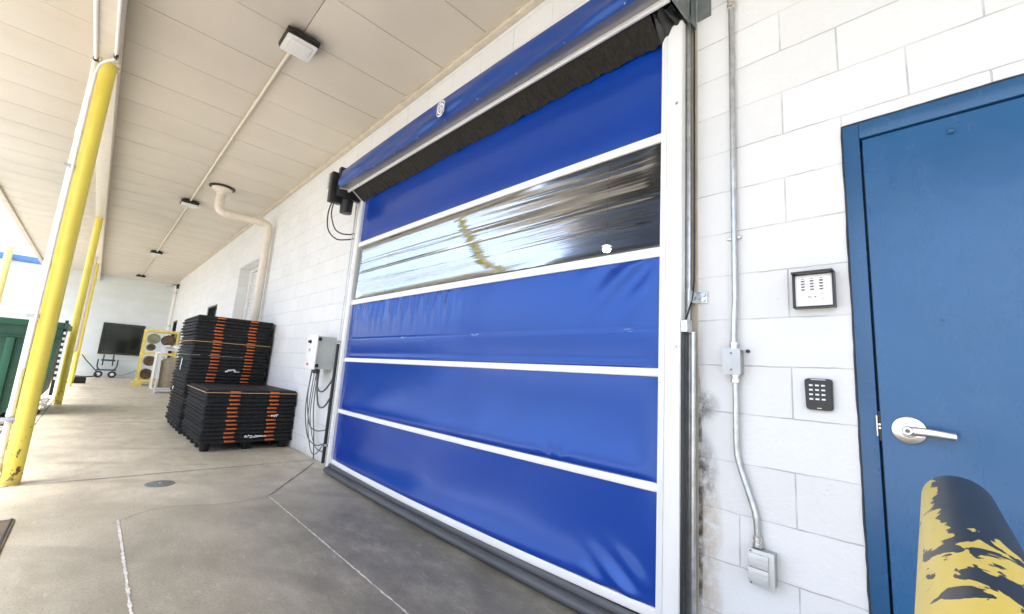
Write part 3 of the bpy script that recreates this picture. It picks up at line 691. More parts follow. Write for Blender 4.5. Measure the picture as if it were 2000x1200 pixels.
# crest badge printed on the hood
lg = MB(); yc, zc, hx = 2.647, 3.092, HX-0.026
def tilt(y, z): return y-(z-zc)*0.05
oct_ = [(-.36, -1), (.36, -1), (.88, -.62), (.88, .62), (.36, 1), (-.36, 1), (-.88, .62), (-.88, -.62)]
def ringpoly(m, poly, s0, s1, x, sy, sz):
    n = len(poly)
    for i in range(n):
        a, b_ = poly[i], poly[(i+1) % n]
        m.quad(*[(x, yc+q[0]*k*sy, zc+q[1]*k*sz) for q, k in ((a, s0), (b_, s0), (b_, s1), (a, s1))])
ringpoly(lg, oct_, 1.0, 0.86, hx, 0.056, 0.066)
circ = [(math.cos(2*math.pi*k/20), math.sin(2*math.pi*k/20)) for k in range(20)]
ringpoly(lg, circ, 1.0, 0.74, hx, 0.040, 0.046)
for (a0, a1, b0, b1) in ((-.016, -.010, -.020, .020), (-.004, .002, -.024, .008), (-.004, .012, .008, .013), (.008, .013, -.016, .004), (-.016, .013, .018, .022), (-.026, .026, -.042, -.037), (-.022, -.010, .036, .040), (.004, .020, .036, .040), (-.012, .012, -.004, .001)):
    a0, a1, b0, b1 = a0*1.35, a1*1.35, b0*1.35, b1*1.35
    lg.quad((hx, yc+a0, zc+b0), (hx, yc+a1, zc+b0), (hx, yc+a1, zc+b1), (hx, yc+a0, zc+b1))
lg.build('crest_badge', M['label'], hood, smooth=False)
# motor and limit box at the far end of the hood
mo = MB(); mo.box(1.655, 1.93, 4.630, 4.700, 2.93, 3.27, bev=0.012)
mo.build('motor_plate', M['black'], rd)
mo = MB(); mo.box(1.60, 1.74, 4.702, 4.79, 2.87, 3.22, bev=0.015); mb_ = mo.build('motor', M['black'], rd)
mo = MB(); mo.box(1.595, 1.735, 4.792, 4.84, 3.04, 3.22, bev=0.01); mo.build('motor_cover', M['greybox'], mb_)
mo = MB(); mo.lathe([(-0.17, 0.045), (-0.165, 0.065), (-0.03, 0.070), (0.10, 0.070), (0.13, 0.055)], (1.80, 4.72, 2.95), 'z'); mo.build('motor_can', M['black'], mb_)
m = MB()
m.tube(smooth_path([(1.66, 4.80, 2.88), (1.66, 4.86, 2.76), (1.70, 4.90, 2.60), (1.78, 4.84, 2.50), (1.86, 4.72, 2.49), (1.90, 4.655, 2.50)], 8), 0.0075, 8)
m.tube(smooth_path([(1.67, 4.76, 2.88), (1.68, 4.81, 2.76), (1.74, 4.83, 2.62), (1.80, 4.78, 2.56), (1.87, 4.70, 2.55), (1.90, 4.655, 2.56)], 8), 0.0075, 8)
m.build('motor_cable', M['black'], rd)

# ================================================================== CONTROL PANEL
cp = thing('control_box', 'grey electrical control box with looped cables left of the roll-up door', 'control box', (1.9, 5.2, 1.2))
MB().box(1.812, WX-0.004, 5.035, 5.335, 1.025, 1.395, bev=0.004).build('enclosure', M['greybox'], cp)
d_ = MB().box(1.792, 1.8105, 5.020, 5.350, 1.015, 1.405, bev=0.004).build('door', M['whitebox'], cp)
for z in (1.06, 1.36): m = MB(); m.box(1.80, 1.835, 5.005, 5.0195, z-0.018, z+0.018, bev=0.002); m.build('hinge', M['black'], d_)
m = MB(); m.lathe([(0.0, 0.020), (-0.004, 0.022), (-0.02, 0.014), (-0.03, 0.013)], (1.791, 5.21, 1.33), 'x', 16); m.build('button', M['black'], d_)
m = MB(); m.lathe([(0.0, 0.017), (-0.006, 0.016)], (1.791, 5.21, 1.235), 'x', 16); m.build('button', M['galv'], d_)
m = MB(); m.box(1.790, 1.7915, 5.20, 5.26, 1.058, 1.085); m.build('sticker', M['rustbox'], d_)
cb2 = MB()
def cable(p, r=0.006): cb2.tube(smooth_path(p, 7), r, 7)
cable([(1.86, 5.10, 1.02), (1.87, 5.09, 0.90), (1.88, 5.05, 0.80), (1.89, 4.95, 0.78), (1.90, 4.85, 0.83), (1.895, 4.70, 0.95), (1.89, 4.66, 1.1)], 0.010)
cable([(1.90, 5.14, 1.02), (1.90, 5.13, 0.80), (1.90, 5.02, 0.62), (1.90, 4.85, 0.63), (1.89, 4.68, 0.75)], 0.010)
cable([(1.84, 5.20, 1.02), (1.84, 5.22, 0.70), (1.86, 5.12, 0.42), (1.88, 4.95, 0.36), (1.89, 4.69, 0.40)], 0.006)
cable([(1.86, 5.24, 1.02), (1.85, 5.27, 0.60), (1.87, 5.15, 0.28), (1.89, 4.92, 0.21), (1.89, 4.70, 0.26)], 0.006)
cable([(1.88, 5.22, 1.02), (1.88, 5.24, 0.50), (1.89, 5.08, 0.16), (1.89, 4.90, 0.12), (1.89, 4.71, 0.26)], 0.005)
cable([(1.94, 5.28, 1.02), (1.95, 5.30, 0.60), (1.97, 5.22, 0.25), (1.99, 5.20, 0.01)], 0.006)
cable([(1.92, 5.26, 1.02), (1.93, 5.33, 0.55), (1.95, 5.26, 0.30), (1.97, 5.10, 0.14), (1.95, 4.80, 0.20), (1.91, 4.72, 0.60), (1.90, 4.70, 1.25)], 0.005)
cb2.build('cable', M['cablegrey'], cp)
for y, z in ((5.10, 1.0), (5.14, 1.0), (5.20, 1.0), (5.24, 1.0)):
    m = MB(); m.cyl((1.86+0.02*(y > 5.12), y, z-0.03), (1.86+0.02*(y > 5.12), y, z+0.022), 0.014, n=12); m.build('cable_gland', M['rubber'], cp)

# ================================================================== CONDUIT RUN ON THE WALL
cr = thing('wall_conduit', 'vertical galvanised conduit with square junction box right of the roll-up door', 'conduit', (WX, 0.66, 1.2))
x_ = WX-0.018
m = MB(); m.tube([(x_, 0.664, 3.92), (x_, 0.666, 2.0), (x_, 0.667, 1.50)], 0.0115, 14)
m.tube(smooth_path([(x_, 0.667, 1.50), (x_-0.004, 0.670, 1.42), (x_-0.008, 0.672, 1.33), (x_-0.008, 0.672, 1.27)], 5), 0.0115, 14)
m.tube(smooth_path([(x_-0.008, 0.668, 1.17), (x_-0.008, 0.667, 1.05), (x_-0.004, 0.668, 0.87), (x_, 0.660, 0.80), (x_, 0.628, 0.70), (x_, 0.604, 0.62), (x_, 0.598, 0.56), (x_, 0.597, 0.51)], 6), 0.0115, 14)
m.build('tube', M['galv'], cr)
for (y, z, dx) in ((0.664, 2.985, 0), (0.672, 1.285, -0.008), (0.668, 1.152, -0.008), (0.597, 0.515, 0)):
    m = MB()
    m.lathe([(-0.022, 0.016), (-0.020, 0.019), (-0.006, 0.019), (-0.005, 0.0145), (0.005, 0.0145), (0.006, 0.017), (0.020, 0.017), (0.022, 0.014)], (x_+dx, y, z), 'z', 16); m.build('coupling', M['nickel'], cr)
m = MB(); m.box(WX-0.052, WX-0.002, 0.640, 0.706, 1.168, 1.272, bev=0.003); jb = m.build('junction_box', M['cast'], cr)
m = MB(); m.box(WX-0.057, WX-0.0525, 0.637, 0.709, 1.164, 1.276, bev=0.0015); m.build('cover', M['jbox'], jb)
for y, z in ((0.673, 1.255), (0.673, 1.185)): m = MB(); m.cyl((WX-0.060, y, z), (WX-0.056, y, z), 0.004, n=8); m.build('screw', M['slot'], jb)
m = MB(); m.box(WX-0.012, WX-0.001, 0.640, 0.70, 1.775, 1.79, bev=0.002); m.cyl((WX-0.014, 0.645, 1.782), (WX-0.004, 0.645, 1.782), 0.006, n=8); m.build('pipe_strap', M['galv'], cr)
m = MB(); m.cyl((WX-0.010, 0.622, 1.268), (WX+0.01, 0.622, 1.268), 0.008, n=8); m.build('anchor', M['black'], cr)
# outlet
ow = thing('outlet_box', 'weatherproof cast outlet box with two flip covers low on the wall', 'outlet', (WX, 0.58, 0.42))
m = MB(); m.box(WX-0.050, WX-0.002, 0.534, 0.616, 0.372, 0.492, bev=0.004); m.build('body', M['cast'], ow)
m = MB(); m.box(WX-0.058, WX-0.0505, 0.530, 0.620, 0.368, 0.496, bev=0.003); fp = m.build('face_plate', M['castlight'], ow)
for z0 in (0.381, 0.433):
    m = MB(); m.box(WX-0.066, WX-0.0585, 0.548, 0.6195, z0, z0+0.050, bev=0.003)
    for k in range(2): m.box(WX-0.0685, WX-0.0655, 0.552, 0.592, z0+0.015+k*0.017, z0+0.0185+k*0.017, bev=0.001)
    m.build('flip_cover', M['castlight'], ow)
for z in (0.374, 0.4315, 0.489): m = MB(); m.cyl((WX-0.0605, 0.611, z), (WX-0.057, 0.611, z), 0.0035, n=8); m.build('screw', M['slot'], ow)

# ================================================================== INTERCOM, KEYPAD
ic = thing('intercom', 'square steel intercom panel in black surround beside the blue steel door', 'intercom', (WX, 0.375, 1.5))
y0, y1, z0, z1 = 0.306, 0.442, 1.437, 1.577
m = MB()
m.box(WX-0.045, WX-0.002, y0, y0+0.006, z0, z1, bev=0.0015); m.box(WX-0.045, WX-0.002, y1-0.006, y1, z0, z1, bev=0.0015)
m.box(WX-0.062, WX-0.002, y0, y1, z1-0.0055, z1+0.003, bev=0.0015); m.box(WX-0.045, WX-0.002, y0+0.0065, y1-0.0065, z0, z0+0.006, bev=0.0015)
m.box(WX-0.020, WX-0.002, y0+0.0065, y1-0.0065, z0+0.0065, z1-0.006)
m.build('surround', M['black'], ic)
fp = MB().box(WX-0.032, WX-0.0205, y0+0.0075, y1-0.0075, z0+0.0075, z1-0.0075, bev=0.001).build('face_plate', M['steelface'], ic)
m = MB()
for cy_ in (0.408, 0.378, 0.348):
    for k in range(4): m.cyl((WX-0.0335, cy_, 1.548-0.0115*k), (WX-0.0315, cy_, 1.548-0.0115*k), 0.0075, n=12); 
for v in m.b.verts: pass
gr = m.build('speaker_slots', M['slot'], fp)
m = MB()
for cy_ in (0.408, 0.378, 0.348):
    for k in range(4): m.box(WX-0.0355, WX-0.0336, cy_-0.008, cy_+0.008, 1.5405-0.0115*k+0.007, 1.5405-0.0115*k+0.0112)
m.build('speaker_louvre', M['steelface'], fp)
m = MB(); m.lathe([(0, 0.011), (-0.003, 0.011), (-0.004, 0.0085), (-0.006, 0.008)], (WX-0.032, 0.345, 1.480), 'x', 20); m.build('call_button', M['nickel'], fp)
m = MB(); m.cyl((WX-0.0340, 0.368, 1.480), (WX-0.031, 0.368, 1.480), 0.0032, n=10); m.build('lamp_dot', M['slot'], fp)
m = MB()
for k in range(4): m.box(WX-0.0334, WX-0.0321, 0.381+k*0.0035, 0.3830+k*0.0035, 1.4775, 1.4825)
m.build('printed_mark', M['slot'], fp)
kp = thing('keypad', 'black access keypad with twelve pale keys below the intercom', 'keypad', (WX, 0.375, 1.1))
m = MB(); m.prism([(0.332, 1.050), (0.338, 1.046), (0.409, 1.046), (0.416, 1.052), (0.419, 1.158), (0.410, 1.164), (0.337, 1.164), (0.330, 1.158)], 'x', WX-0.022, WX-0.002)
bmesh.ops.bevel(m.b, geom=m.b.edges[:], offset=0.003, segments=2, affect='EDGES'); kb = m.build('body', M['black'], kp)
for r_ in range(4):
    for c_ in range(3):
        m = MB(); yy, zz = 0.3975-0.0195*c_, 1.138-0.0172*r_
        m.box(WX-0.0255, WX-0.0215, yy-0.0060, yy+0.0060, zz-0.0032, zz+0.0032, bev=0.001); m.build('key', M['keys'], kp)
m = MB(); m.box(WX-0.0235, WX-0.0215, 0.350, 0.397, 1.1585, 1.1610); m.build('trim_line', M['keys'], kp)
m = MB(); m.box(WX-0.0235, WX-0.0215, 0.366, 0.380, 1.052, 1.0545); m.build('trim_line', M['keys'], kp)

# ================================================================== BLUE STEEL DOOR
sdn = thing('steel_door', 'blue painted steel door with lever handle at the right end of the wall', 'door', (WX, -0.25, 0))
m = MB()   # frame : jambs and head with a stop
X0, X1 = WX-0.004, WX+0.12
m.box(X0, X1, 0.2085, 0.2595, 0.004, 2.1655, bev=0.003); m.box(X0, X1, -0.7725, -0.7215, 0.004, 2.1655, bev=0.003); m.box(X0, X1, -0.7210, 0.2080, 2.1005, 2.1655, bev=0.003)
m.box(X0+0.055, X1, 0.190, 0.2080, 0.004, 2.100); m.box(X0+0.055, X1, -0.7210, -0.705, 0.004, 2.100); m.box(X0+0.055, X1, -0.7045, 0.1895, 2.083, 2.100)
m.build('frame', M['blueframe'], sdn)
m = MB(); m.box(X0+0.006, X0+0.050, -0.7155, 0.2010, 0.012, 2.0935, bev=0.003); lf = m.build('leaf', M['blue'], sdn)
m = MB()   # bead of dark sealant round the frame, a little uneven
pts = []
for k in range(60): pts.append((WX-0.003, 0.2615+rnd.uniform(-0.0012, 0.0018), 0.02+2.145*k/59))
m.tube(pts, 0.0032, 6)
m.tube([(WX-0.003, 0.262-1.03*k/30, 2.168+rnd.uniform(-0.001, 0.001)) for k in range(31)], 0.0034, 6)
m.build('sealant', M['seal'], sdn)
m = MB(); m.box(X0+0.010, X0+0.05, 0.2015, 0.2080, 0.96, 1.06); m.build('latch', M['black'], lf)
m = MB(); m.box(X0-0.0015, X0+0.0005, 0.2092, 0.2125, 0.975, 1.045, bev=0.0006); m.box(X0+0.006, X0+0.012, 0.2018, 0.2078, 1.0, 1.006); m.box(X0+0.006, X0+0.012, 0.2018, 0.2078, 1.012, 1.018); m.build('strike_plate', M['nickel'], sdn)
hy, hz = 0.1285, 1.005
m = MB(); m.lathe([(0.008, 0.046), (0.003, 0.0462), (-0.002, 0.044), (-0.008, 0.030), (-0.009, 0.0235), (-0.012, 0.0215), (-0.016, 0.0215), (-0.017, 0.019)], (X0, hy, hz), 'x', 40); hd = m.build('handle_rose', M['nickel'], lf)
m = MB(); m.lathe([(-0.010, 0.017), (-0.042, 0.0155), (-0.055, 0.0145), (-0.058, 0.012)], (X0, hy, hz), 'x', 28)
lp = smooth_path([(X0-0.044, hy, hz), (X0-0.050, hy-0.030, hz+0.001), (X0-0.052, hy-0.060, hz), (X0-0.050, hy-0.090, hz-0.003), (X0-0.044, hy-0.112, hz-0.005)], 6)
def lev(u, v):
    k = u*(len(lp)-1); i = min(int(k), len(lp)-2); p = lp[i].lerp(lp[i+1], k-i); t = 2*math.pi*v
    hh = 0.0145-0.0030*u; 
    return (p.x+0.0065*math.cos(t), p.y, p.z+hh*math.sin(t))
m.grid(lev, 24, 16); m.build('handle_lever', M['nickel'], hd)
m = MB(); m.lathe([(0, 0.0065), (-0.001, 0.0065), (-0.0015, 0.004)], (X0-0.0585, hy, hz), 'x', 14); m.build('key_cylinder', M['slot'], hd)
m = MB(); m.lathe([(0.008, 0.009), (-0.003, 0.009), (-0.006, 0.005)], (X0, -0.038, 2.036), 'x', 14); m.build('plug', M['blueframe'], lf)

# ================================================================== BLACK AND YELLOW RAIL
gr_ = thing('guard_rail', 'thick pipe rail with black paint flaking off yellow, in front of the blue door', 'rail', (0.4, 0.0, 0))
m = MB(); m.lathe([(0, 0.050), (-0.004, 0.0545), (-0.012, 0.057)]+[(-0.03-0.03*k, 0.057) for k in range(60)], (0, 0, 0), 'x', 56)
dr = Vector((1, 0.037, 0.028)).normalized()
bmesh.ops.transform(m.b, matrix=Matrix.Translation((1.395, 0.020, 0.891)) @ dr.to_track_quat('X', 'Z').to_matrix().to_4x4(), verts=m.b.verts)
m.build('rail', M['chip'], gr_)
m = MB(); m.cyl((-0.3, -0.043, 0.0), (-0.3, -0.043, 0.80), 0.05, n=28); m.build('post', M['chip'], gr_)

# ================================================================== CEILING LIGHTS AND CONDUIT
def lamp(x, y, label):
    t = thing('ceiling_light', label, 'light', (x, y, CZ), 'dock lights under the soffit')
    m = MB(); m.box(x-0.135, x+0.135, y-0.140, y+0.140, CZ-0.070, CZ-0.030, bev=0.012)
    m.box(x-0.10, x+0.10, y-0.10, y+0.10, CZ-0.031, CZ-0.002, bev=0.006)
    for k in (-0.07, 0.07): m.box(x+k-0.018, x+k+0.018, y-0.155, y-0.135, CZ-0.066, CZ-0.038, bev=0.004)
    for k in (-0.09, 0.0, 0.09): m.box(x+k-0.012, x+k+0.012, y+0.135, y+0.150, CZ-0.066, CZ-0.038, bev=0.004)
    m.build('housing', M['bronze'], t)
    m = MB(); m.box(x-0.128, x+0.128, y-0.132, y+0.132, CZ-0.083, CZ-0.0705, bev=0.005); l_ = m.build('door_frame', M['bronze'], t)
    m = MB(); m.box(x-0.124, x+0.124, y-0.128, y+0.128, CZ-0.104, CZ-0.0835, bev=0.014); m.box(x-0.09, x+0.09, y-0.095, y+0.095, CZ-0.112, CZ-0.1045, bev=0.006); m.build('lens', M['lens'], t)
    return t
ordn = ['nearest ceiling light, square with dark housing, over the roll-up door', 'second nearest ceiling light, in front of the thick cream pipe',
        'third ceiling light along the conduit, beyond the cream pipe', 'smallest and farthest ceiling light, close to the far wall']
for (x, y), lb in zip(((0.880, 3.87), (0.855, 9.80), (0.850, 15.70), (0.845, 21.40)), ordn): lamp(x, y, lb)
cc2 = thing('ceiling_conduit', 'thin cream conduit running along the soffit from light to light', 'conduit', (0.86, 12, CZ))
m = MB()
for a, b_ in ((4.012, 9.66), (9.94, 15.55), (15.85, 21.25)): m.tube([(0.862, a, CZ-0.030), (0.856, (a+b_)/2, CZ-0.022), (0.852, b_, CZ-0.030)], 0.0145, 12)
m.build('tube', M['beam'], cc2)
for y in (5.2, 7.0, 8.2, 11.3, 13.2, 17.5):
    m = MB(); m.cyl((0.857, y-0.03, CZ-0.024), (0.857, y+0.03, CZ-0.024), 0.019, n=12); m.build('coupling', M['beam'], cc2)

# ================================================================== THICK CREAM PIPE
tp = thing('drain_pipe', 'thick cream drain pipe elbowing from the soffit down the wall behind the pallets', 'pipe', (1.9, 8.45, 0))
m = MB()
pr = 0.066; a = (1.134, 8.50); 
path = [Vector((a[0], a[1], CZ-0.01)), Vector((a[0], a[1], 3.62))]+arc((a[0]+0.11, a[1], 3.60), 0.11, 180, 270, (1, 0, 0), (0, 0, 1), 8)
path += arc((1.80, 8.45, 3.38), 0.11, 90, 0, (1, 0, 0), (0, 0, 1), 8)+[Vector((1.91, 8.44, 0.003))]
m.tube(path, pr, 24); m.build('tube', M['creampipe'], tp)
m = MB(); m.lathe([(0, 0.19), (-0.012, 0.19), (-0.02, 0.175), (-0.02, 0.12)], (a[0], a[1], CZ-0.004), 'z', 36); m.build('opening_rim', M['bronze'], tp)
m = MB(); m.lathe([(0, 0.15), (-0.02, 0.15), (-0.05, 0.09), (-0.10, 0.080)], (a[0], a[1], CZ-0.026), 'z', 36); m.build('flange', M['creampipe'], tp)
for p, d in (((a[0], a[1], 3.66), (0, 0, 1)), ((1.28, 8.49, 3.49), (1, 0, 0)), ((1.76, 8.455, 3.49), (1, 0, 0)), ((1.91, 8.45, 3.33), (0, 0, 1))):
    p, d = Vector(p), Vector(d); m = MB(); m.cyl(p-d*0.03, p+d*0.03, pr+0.010, n=24); m.build('collar', M['creampipe'], tp)

# ================================================================== OPENINGS FURTHER ALONG THE WALL
rs = thing('slatted_shutter', 'white slatted shutter set back in the recess behind the cream pipe', 'shutter', (WX+0.28, 9.7, 0))
m = MB()
z = 0.01
while z < 2.93: m.box(WX+0.235, WX+0.25, 8.84, 10.62, z, z+0.070, bev=0.008); z += 0.075
m.build('slats', M['slat'], rs)
m = MB(); m.box(WX+0.19, WX+0.27, 10.625, 10.748, 0.003, 3.005, bev=0.004); m.box(WX+0.19, WX+0.27, 8.752, 8.835, 0.003, 3.005, bev=0.004); m.box(WX+0.19, WX+0.27, 8.837, 10.622, 2.935, 3.005, bev=0.004)
m.build('track', M['guide'], rs)
def sidedoor(y0, y1, z1, label):
    t = thing('side_door', label, 'door', (WX, (y0+y1)/2, 0))
    m = MB(); m.box(WX+0.10, WX+0.13, y0+0.04, y1-0.04, 0.005, z1-0.04); m.build('leaf', M['glassdark'], t)
    m = MB(); m.box(WX+0.02, WX+0.15, y0+0.002, y0+0.038, 0.004, z1-0.002); m.box(WX+0.02, WX+0.15, y1-0.038, y1-0.002, 0.004, z1-0.002); m.box(WX+0.02, WX+0.15, y0+0.0385, y1-0.0385, z1-0.038, z1-0.002); m.build('frame', M['frameblk'], t)
sidedoor(12.6, 13.9, 2.36, 'dark side door whose head shows above the tall pallet stack')
sidedoor(19.6, 20.8, 2.28, 'dark side door near the far corner above the yellow rack')

# far window
wd = thing('wall_window', 'large dark window in the far wall above the hand cart', 'window', (0.75, FY, 1.5))
MB().box(0.19, 1.30, FY-0.015, FY-0.003, 0.94, 2.01).build('pane', M['glassdark'], wd)
m = MB()
for q in ((0.12, 0.185, 0.87, 2.08), (1.305, 1.37, 0.87, 2.08), (0.1855, 1.3045, 2.015, 2.08), (0.1855, 1.3045, 0.87, 0.935)): m.box(q[0], q[1], FY-0.04, FY-0.002, q[2], q[3])
m.build('frame', M['frameblk'], wd)
MB().box(0.10, 1.39, FY-0.06, FY-0.002, 0.845, 0.868).build('sill', M['trim'], wd)
# corner downpipe, camera
cpipe = thing('corner_downpipe', 'thin white downpipe in the far corner below the camera', 'pipe', (1.95, 21.2, 0))
MB().tube([(1.95, 21.2, 3.55), (1.95, 21.2, 0.01)], 0.045, 14).build('tube', M['pvc'], cpipe)
for z in (3.4, 2.1, 0.9): m = MB(); m.box(1.90, WX-0.003, 21.15, 21.25, z-0.02, z+0.02); m.build('strap', M['galv'], cpipe)
sc_ = thing('security_camera', 'small security camera on an arm high in the far corner', 'camera', (1.9, 21.2, 3.6))
m = MB(); m.box(1.93, WX-0.003, 20.95, 21.08, 3.56, 3.75, bev=0.01); m.tube([(1.96, 21.0, 3.68), (1.85, 20.95, 3.70), (1.80, 20.95, 3.66)], 0.02, 10); m.build('bracket', M['black'], sc_)
m = MB(); m.cyl((1.80, 20.80, 3.62), (1.66, 21.05, 3.58), 0.055, n=16); m.cyl((1.80, 20.78, 3.70), (1.64, 21.06, 3.66), 0.02, n=8); m.build('housing', M['greybox'], sc_)

# ================================================================== PALLETS
def pallet_meshes():
    """one nestable black plastic pallet: rim, deck, feet ; origin at the near left foot level"""
    LX, LY, T = 0.98, 1.34, 0.0455
    t = thing('plastic_pallet', 'x', 'pallet')
    m = MB(); m.box(0, LX, 0, LY, 0.0, 0.030, bev=0.007); m.box(0.012, LX-0.012, 0.012, LY-0.012, 0.0295, 0.0440, bev=0.005)
    r_ = random.Random(5)
    k = 0.04
    while k < LY-0.05:      # moulded lugs down the long sides
        m.box(-0.008, 0.006, k, k+0.045, 0.002, 0.026, bev=0.003); m.box(LX-0.006, LX+0.008, k, k+0.045, 0.002, 0.026, bev=0.003); k += 0.078
    k = 0.05
    while k < LX-0.05:
        m.box(k, k+0.05, -0.005, 0.006, 0.004, 0.024, bev=0.003); k += 0.092
    dk = m.build('deck', M['pallet'], t)
    for xc in (0.285, 0.715):
        m = MB(); hh = 0.040
        m.box(xc-0.060, xc+0.060, -0.0085, LY+0.0075, 0.006, 0.0450, bev=0.003); m.build('orange_strip', M['orange'], t)
    return t
proto = pallet_meshes()
kids = list(proto.children)
thin = []
for c in kids:
    if c.name.startswith('orange_strip'):
        pass
nums = ['bottom', 'second', 'third', 'fourth', 'fifth', 'sixth', 'seventh', 'eighth', 'ninth', 'tenth', 'eleventh', 'twelfth', 'thirteenth', 'fourteenth', 'fifteenth', 'sixteenth', 'seventeenth', 'eighteenth', 'nineteenth', 'twentieth',
        'twenty-first', 'twenty-second', 'twenty-third', 'twenty-fourth', 'twenty-fifth', 'twenty-sixth', 'twenty-seventh', 'twenty-eighth', 'twenty-ninth', 'thirtieth', 'thirty-first', 'thirty-second', 'thirty-third', 'thirty-fourth', 'thirty-fifth']
# variants of the strip ends: tall, thin, nearly hidden
vars_ = [kids[1].data]
for (a0, a1) in ((0.012, 0.030), (0.020, 0.028)):
    m = MB(); m.box(0.285-0.054, 0.285+0.054, -0.0085, 1.3475, a0, a1, bev=0.002); o = m.build('strip_tmp', M['orange']); vars_.append(o.data); bpy.data.objects.remove(o)
PITCH = 0.0478
def stack(x, y, n, which, first):
    src = first
    for k in range(n):
        if src is not None and k == 0: t = src; ch = list(src.children)
        else:
            t = proto.copy(); col.objects.link(t); ch = []
            for c in kids:
                d = c.copy(); col.objects.link(d); d.parent = t; ch.append(d)
        vi = rnd.choice((0, 0, 0, 1, 1, 2)) if k < n-1 else 0
        for d in ch:
            if d.name.startswith('orange_strip') and vi:
                d.data = vars_[vi]
                d.location = Vector((0.43, 0, 0)) if d is ch[-1] else Vector((0, 0, 0))
        t.location = (x+rnd.uniform(-0.012, 0.010), y+rnd.uniform(-0.013, 0.010), 0.088+k*PITCH)
        t.rotation_euler = (0, 0, R(rnd.uniform(-0.35, 0.35)))
        t['group'] = 'black plastic pallets nested in two stacks'
        nm = 'topmost' if k == n-1 else nums[k]
        if k == 0: t['label'] = 'bottom black plastic pallet of the %s, standing on its feet' % which
        elif k == n-1: t['label'] = 'topmost black plastic pallet of the %s, orange strips on its deck' % which
        else: t['label'] = 'black plastic pallet with orange strips, %s up from the floor in the %s' % (nm, which)
        if k == 0:
            for fx in (0.07, 0.49, 0.90):
                for fy in (0.07, 0.37, 0.67, 0.97, 1.26):
                    m = MB(); m.lathe([(0, 0.040), (0.01, 0.046), (0.088, 0.062)], (x+fx, y+fy, 0.001), 'z', 14)
                    f_ = m.build('foot', M['pallet']); f_.parent = t; f_.matrix_parent_inverse = Matrix.Translation(-Vector(t.location))
stack(1.020, 6.055, 13, 'low front stack', proto)
stack(0.985, 7.470, 33, 'tall rear stack', None)
def strapband(x0, x1, y0, y1, z, label):
    m = MB(); e = 0.014
    m.box(x0-e-0.001, x1+e+0.001, y0-e-0.0015, y0-e+0.0005, z-0.004, z+0.004); m.box(x0-e-0.0015, x0-e+0.0005, y0-e, y1+e, z-0.004, z+0.004)
    o = m.build('strapping_band', M['strapping']); o['label'] = label; o['category'] = 'strap'; return o
strapband(1.015, 1.99, 6.045, 7.40, 0.672, 'thin tan strapping band round the low front pallet stack near its top')
strapband(0.975, 1.96, 7.46, 8.81, 1.285, 'thin tan strapping band round the tall rear pallet stack')
def scrap(pts, y, label):
    m = MB()
    for (x0, z0, x1, z1) in pts: m.box(x0, x1, y-0.0015, y, z0, z1, rot=Matrix.Rotation(R(rnd.uniform(-14, 14)), 4, 'Y'))
    o = m.build('torn_label', M['label']); o['label'] = label; o['category'] = 'label'; return o
scrap([(1.46, 0.150, 1.475, 0.172), (1.48, 0.145, 1.492, 0.166), (1.497, 0.16, 1.512, 0.176), (1.515, 0.14, 1.545, 0.150), (1.52, 0.158, 1.545, 0.168), (1.55, 0.145, 1.60, 0.156), (1.60, 0.150, 1.66, 0.166), (1.57, 0.162, 1.60, 0.170), (1.65, 0.152, 1.70, 0.160)], 6.036, 'torn white label on the front of the low stack near the floor')
scrap([(1.72, 0.388, 1.735, 0.410), (1.738, 0.40, 1.80, 0.412), (1.75, 0.385, 1.765, 0.398), (1.775, 0.385, 1.785, 0.398)], 6.036, 'torn white label over the right orange strip of the low stack')
scrap([(1.42, 0.868, 1.455, 0.890), (1.45, 0.885, 1.50, 0.908), (1.50, 0.895, 1.54, 0.912), (1.53, 0.875, 1.555, 0.900), (1.55, 0.872, 1.60, 0.882)], 7.452, 'crumpled white label on the front of the tall stack above the low stack')
m = MB()
for k, (yy, zz, hh) in enumerate(((8.00, 0.93, 0.10), (8.03, 0.86, 0.07), (8.40, 0.55, 0.05))): m.box(0.960, 0.963, yy, yy+0.05, zz, zz+hh, rot=Matrix.Rotation(R(12*(-1)**k), 4, 'X'))
o = m.build('torn_label', M['label']); o['label'] = 'torn white film on the yard side of the tall pallet stack'; o['category'] = 'label'

# ================================================================== FAR OBJECTS ON THE DOCK
# yellow rack
ry0, ry1 = 18.15, 18.75
rk = thing('storage_rack', 'yellow steel rack holding round drums against the wall behind the pallets', 'rack', (1.55, 18.4, 0))
m = MB()
for x in (1.14, 1.96):
    for y in (ry0, ry1): m.box(x-0.03, x+0.03, y-0.03, y+0.03, 0.0, 1.80, bev=0.003)
m.box(1.0, 1.26, ry0-0.10, ry0-0.035, 0.0, 0.14)
m.build('upright', M['rackyel'], rk)
for z in (0.10, 0.98, 1.72):
    m = MB()
    for y in (ry0, ry1): m.box(1.171, 1.929, y-0.025, y+0.025, z, z+0.08, bev=0.003)
    for x in (1.14, 1.96): m.box(x-0.02, x+0.02, ry0+0.031, ry1-0.031, z, z+0.08, bev=0.003)
    m.box(1.171, 1.929, ry0+0.0255, ry1-0.0255, z+0.02, z+0.035)
    m.build('shelf', M['rackyel'], rk)
def drum(x, z, r, mat, label):
    m = MB(); m.lathe([(0, r*0.55), (0.01, r*0.6), (0.0, r*0.86), (0.0, r*0.98), (0.02, r), (0.42, r), (0.44, r*0.9)], (x, ry0+0.02, z), 'y', 28)
    o = m.build('round_drum', mat); o['label'] = label; o['category'] = 'drum'
drum(1.36, 1.50, 0.17, M['reel'], 'greenish round drum on the top shelf of the yellow rack, left')
drum(1.75, 1.48, 0.18, M['drum'], 'dark round drum on the top shelf of the yellow rack, right')
drum(1.33, 1.22-0.0, 0.11, M['drum'], 'small brown drum resting on the middle shelf of the rack')
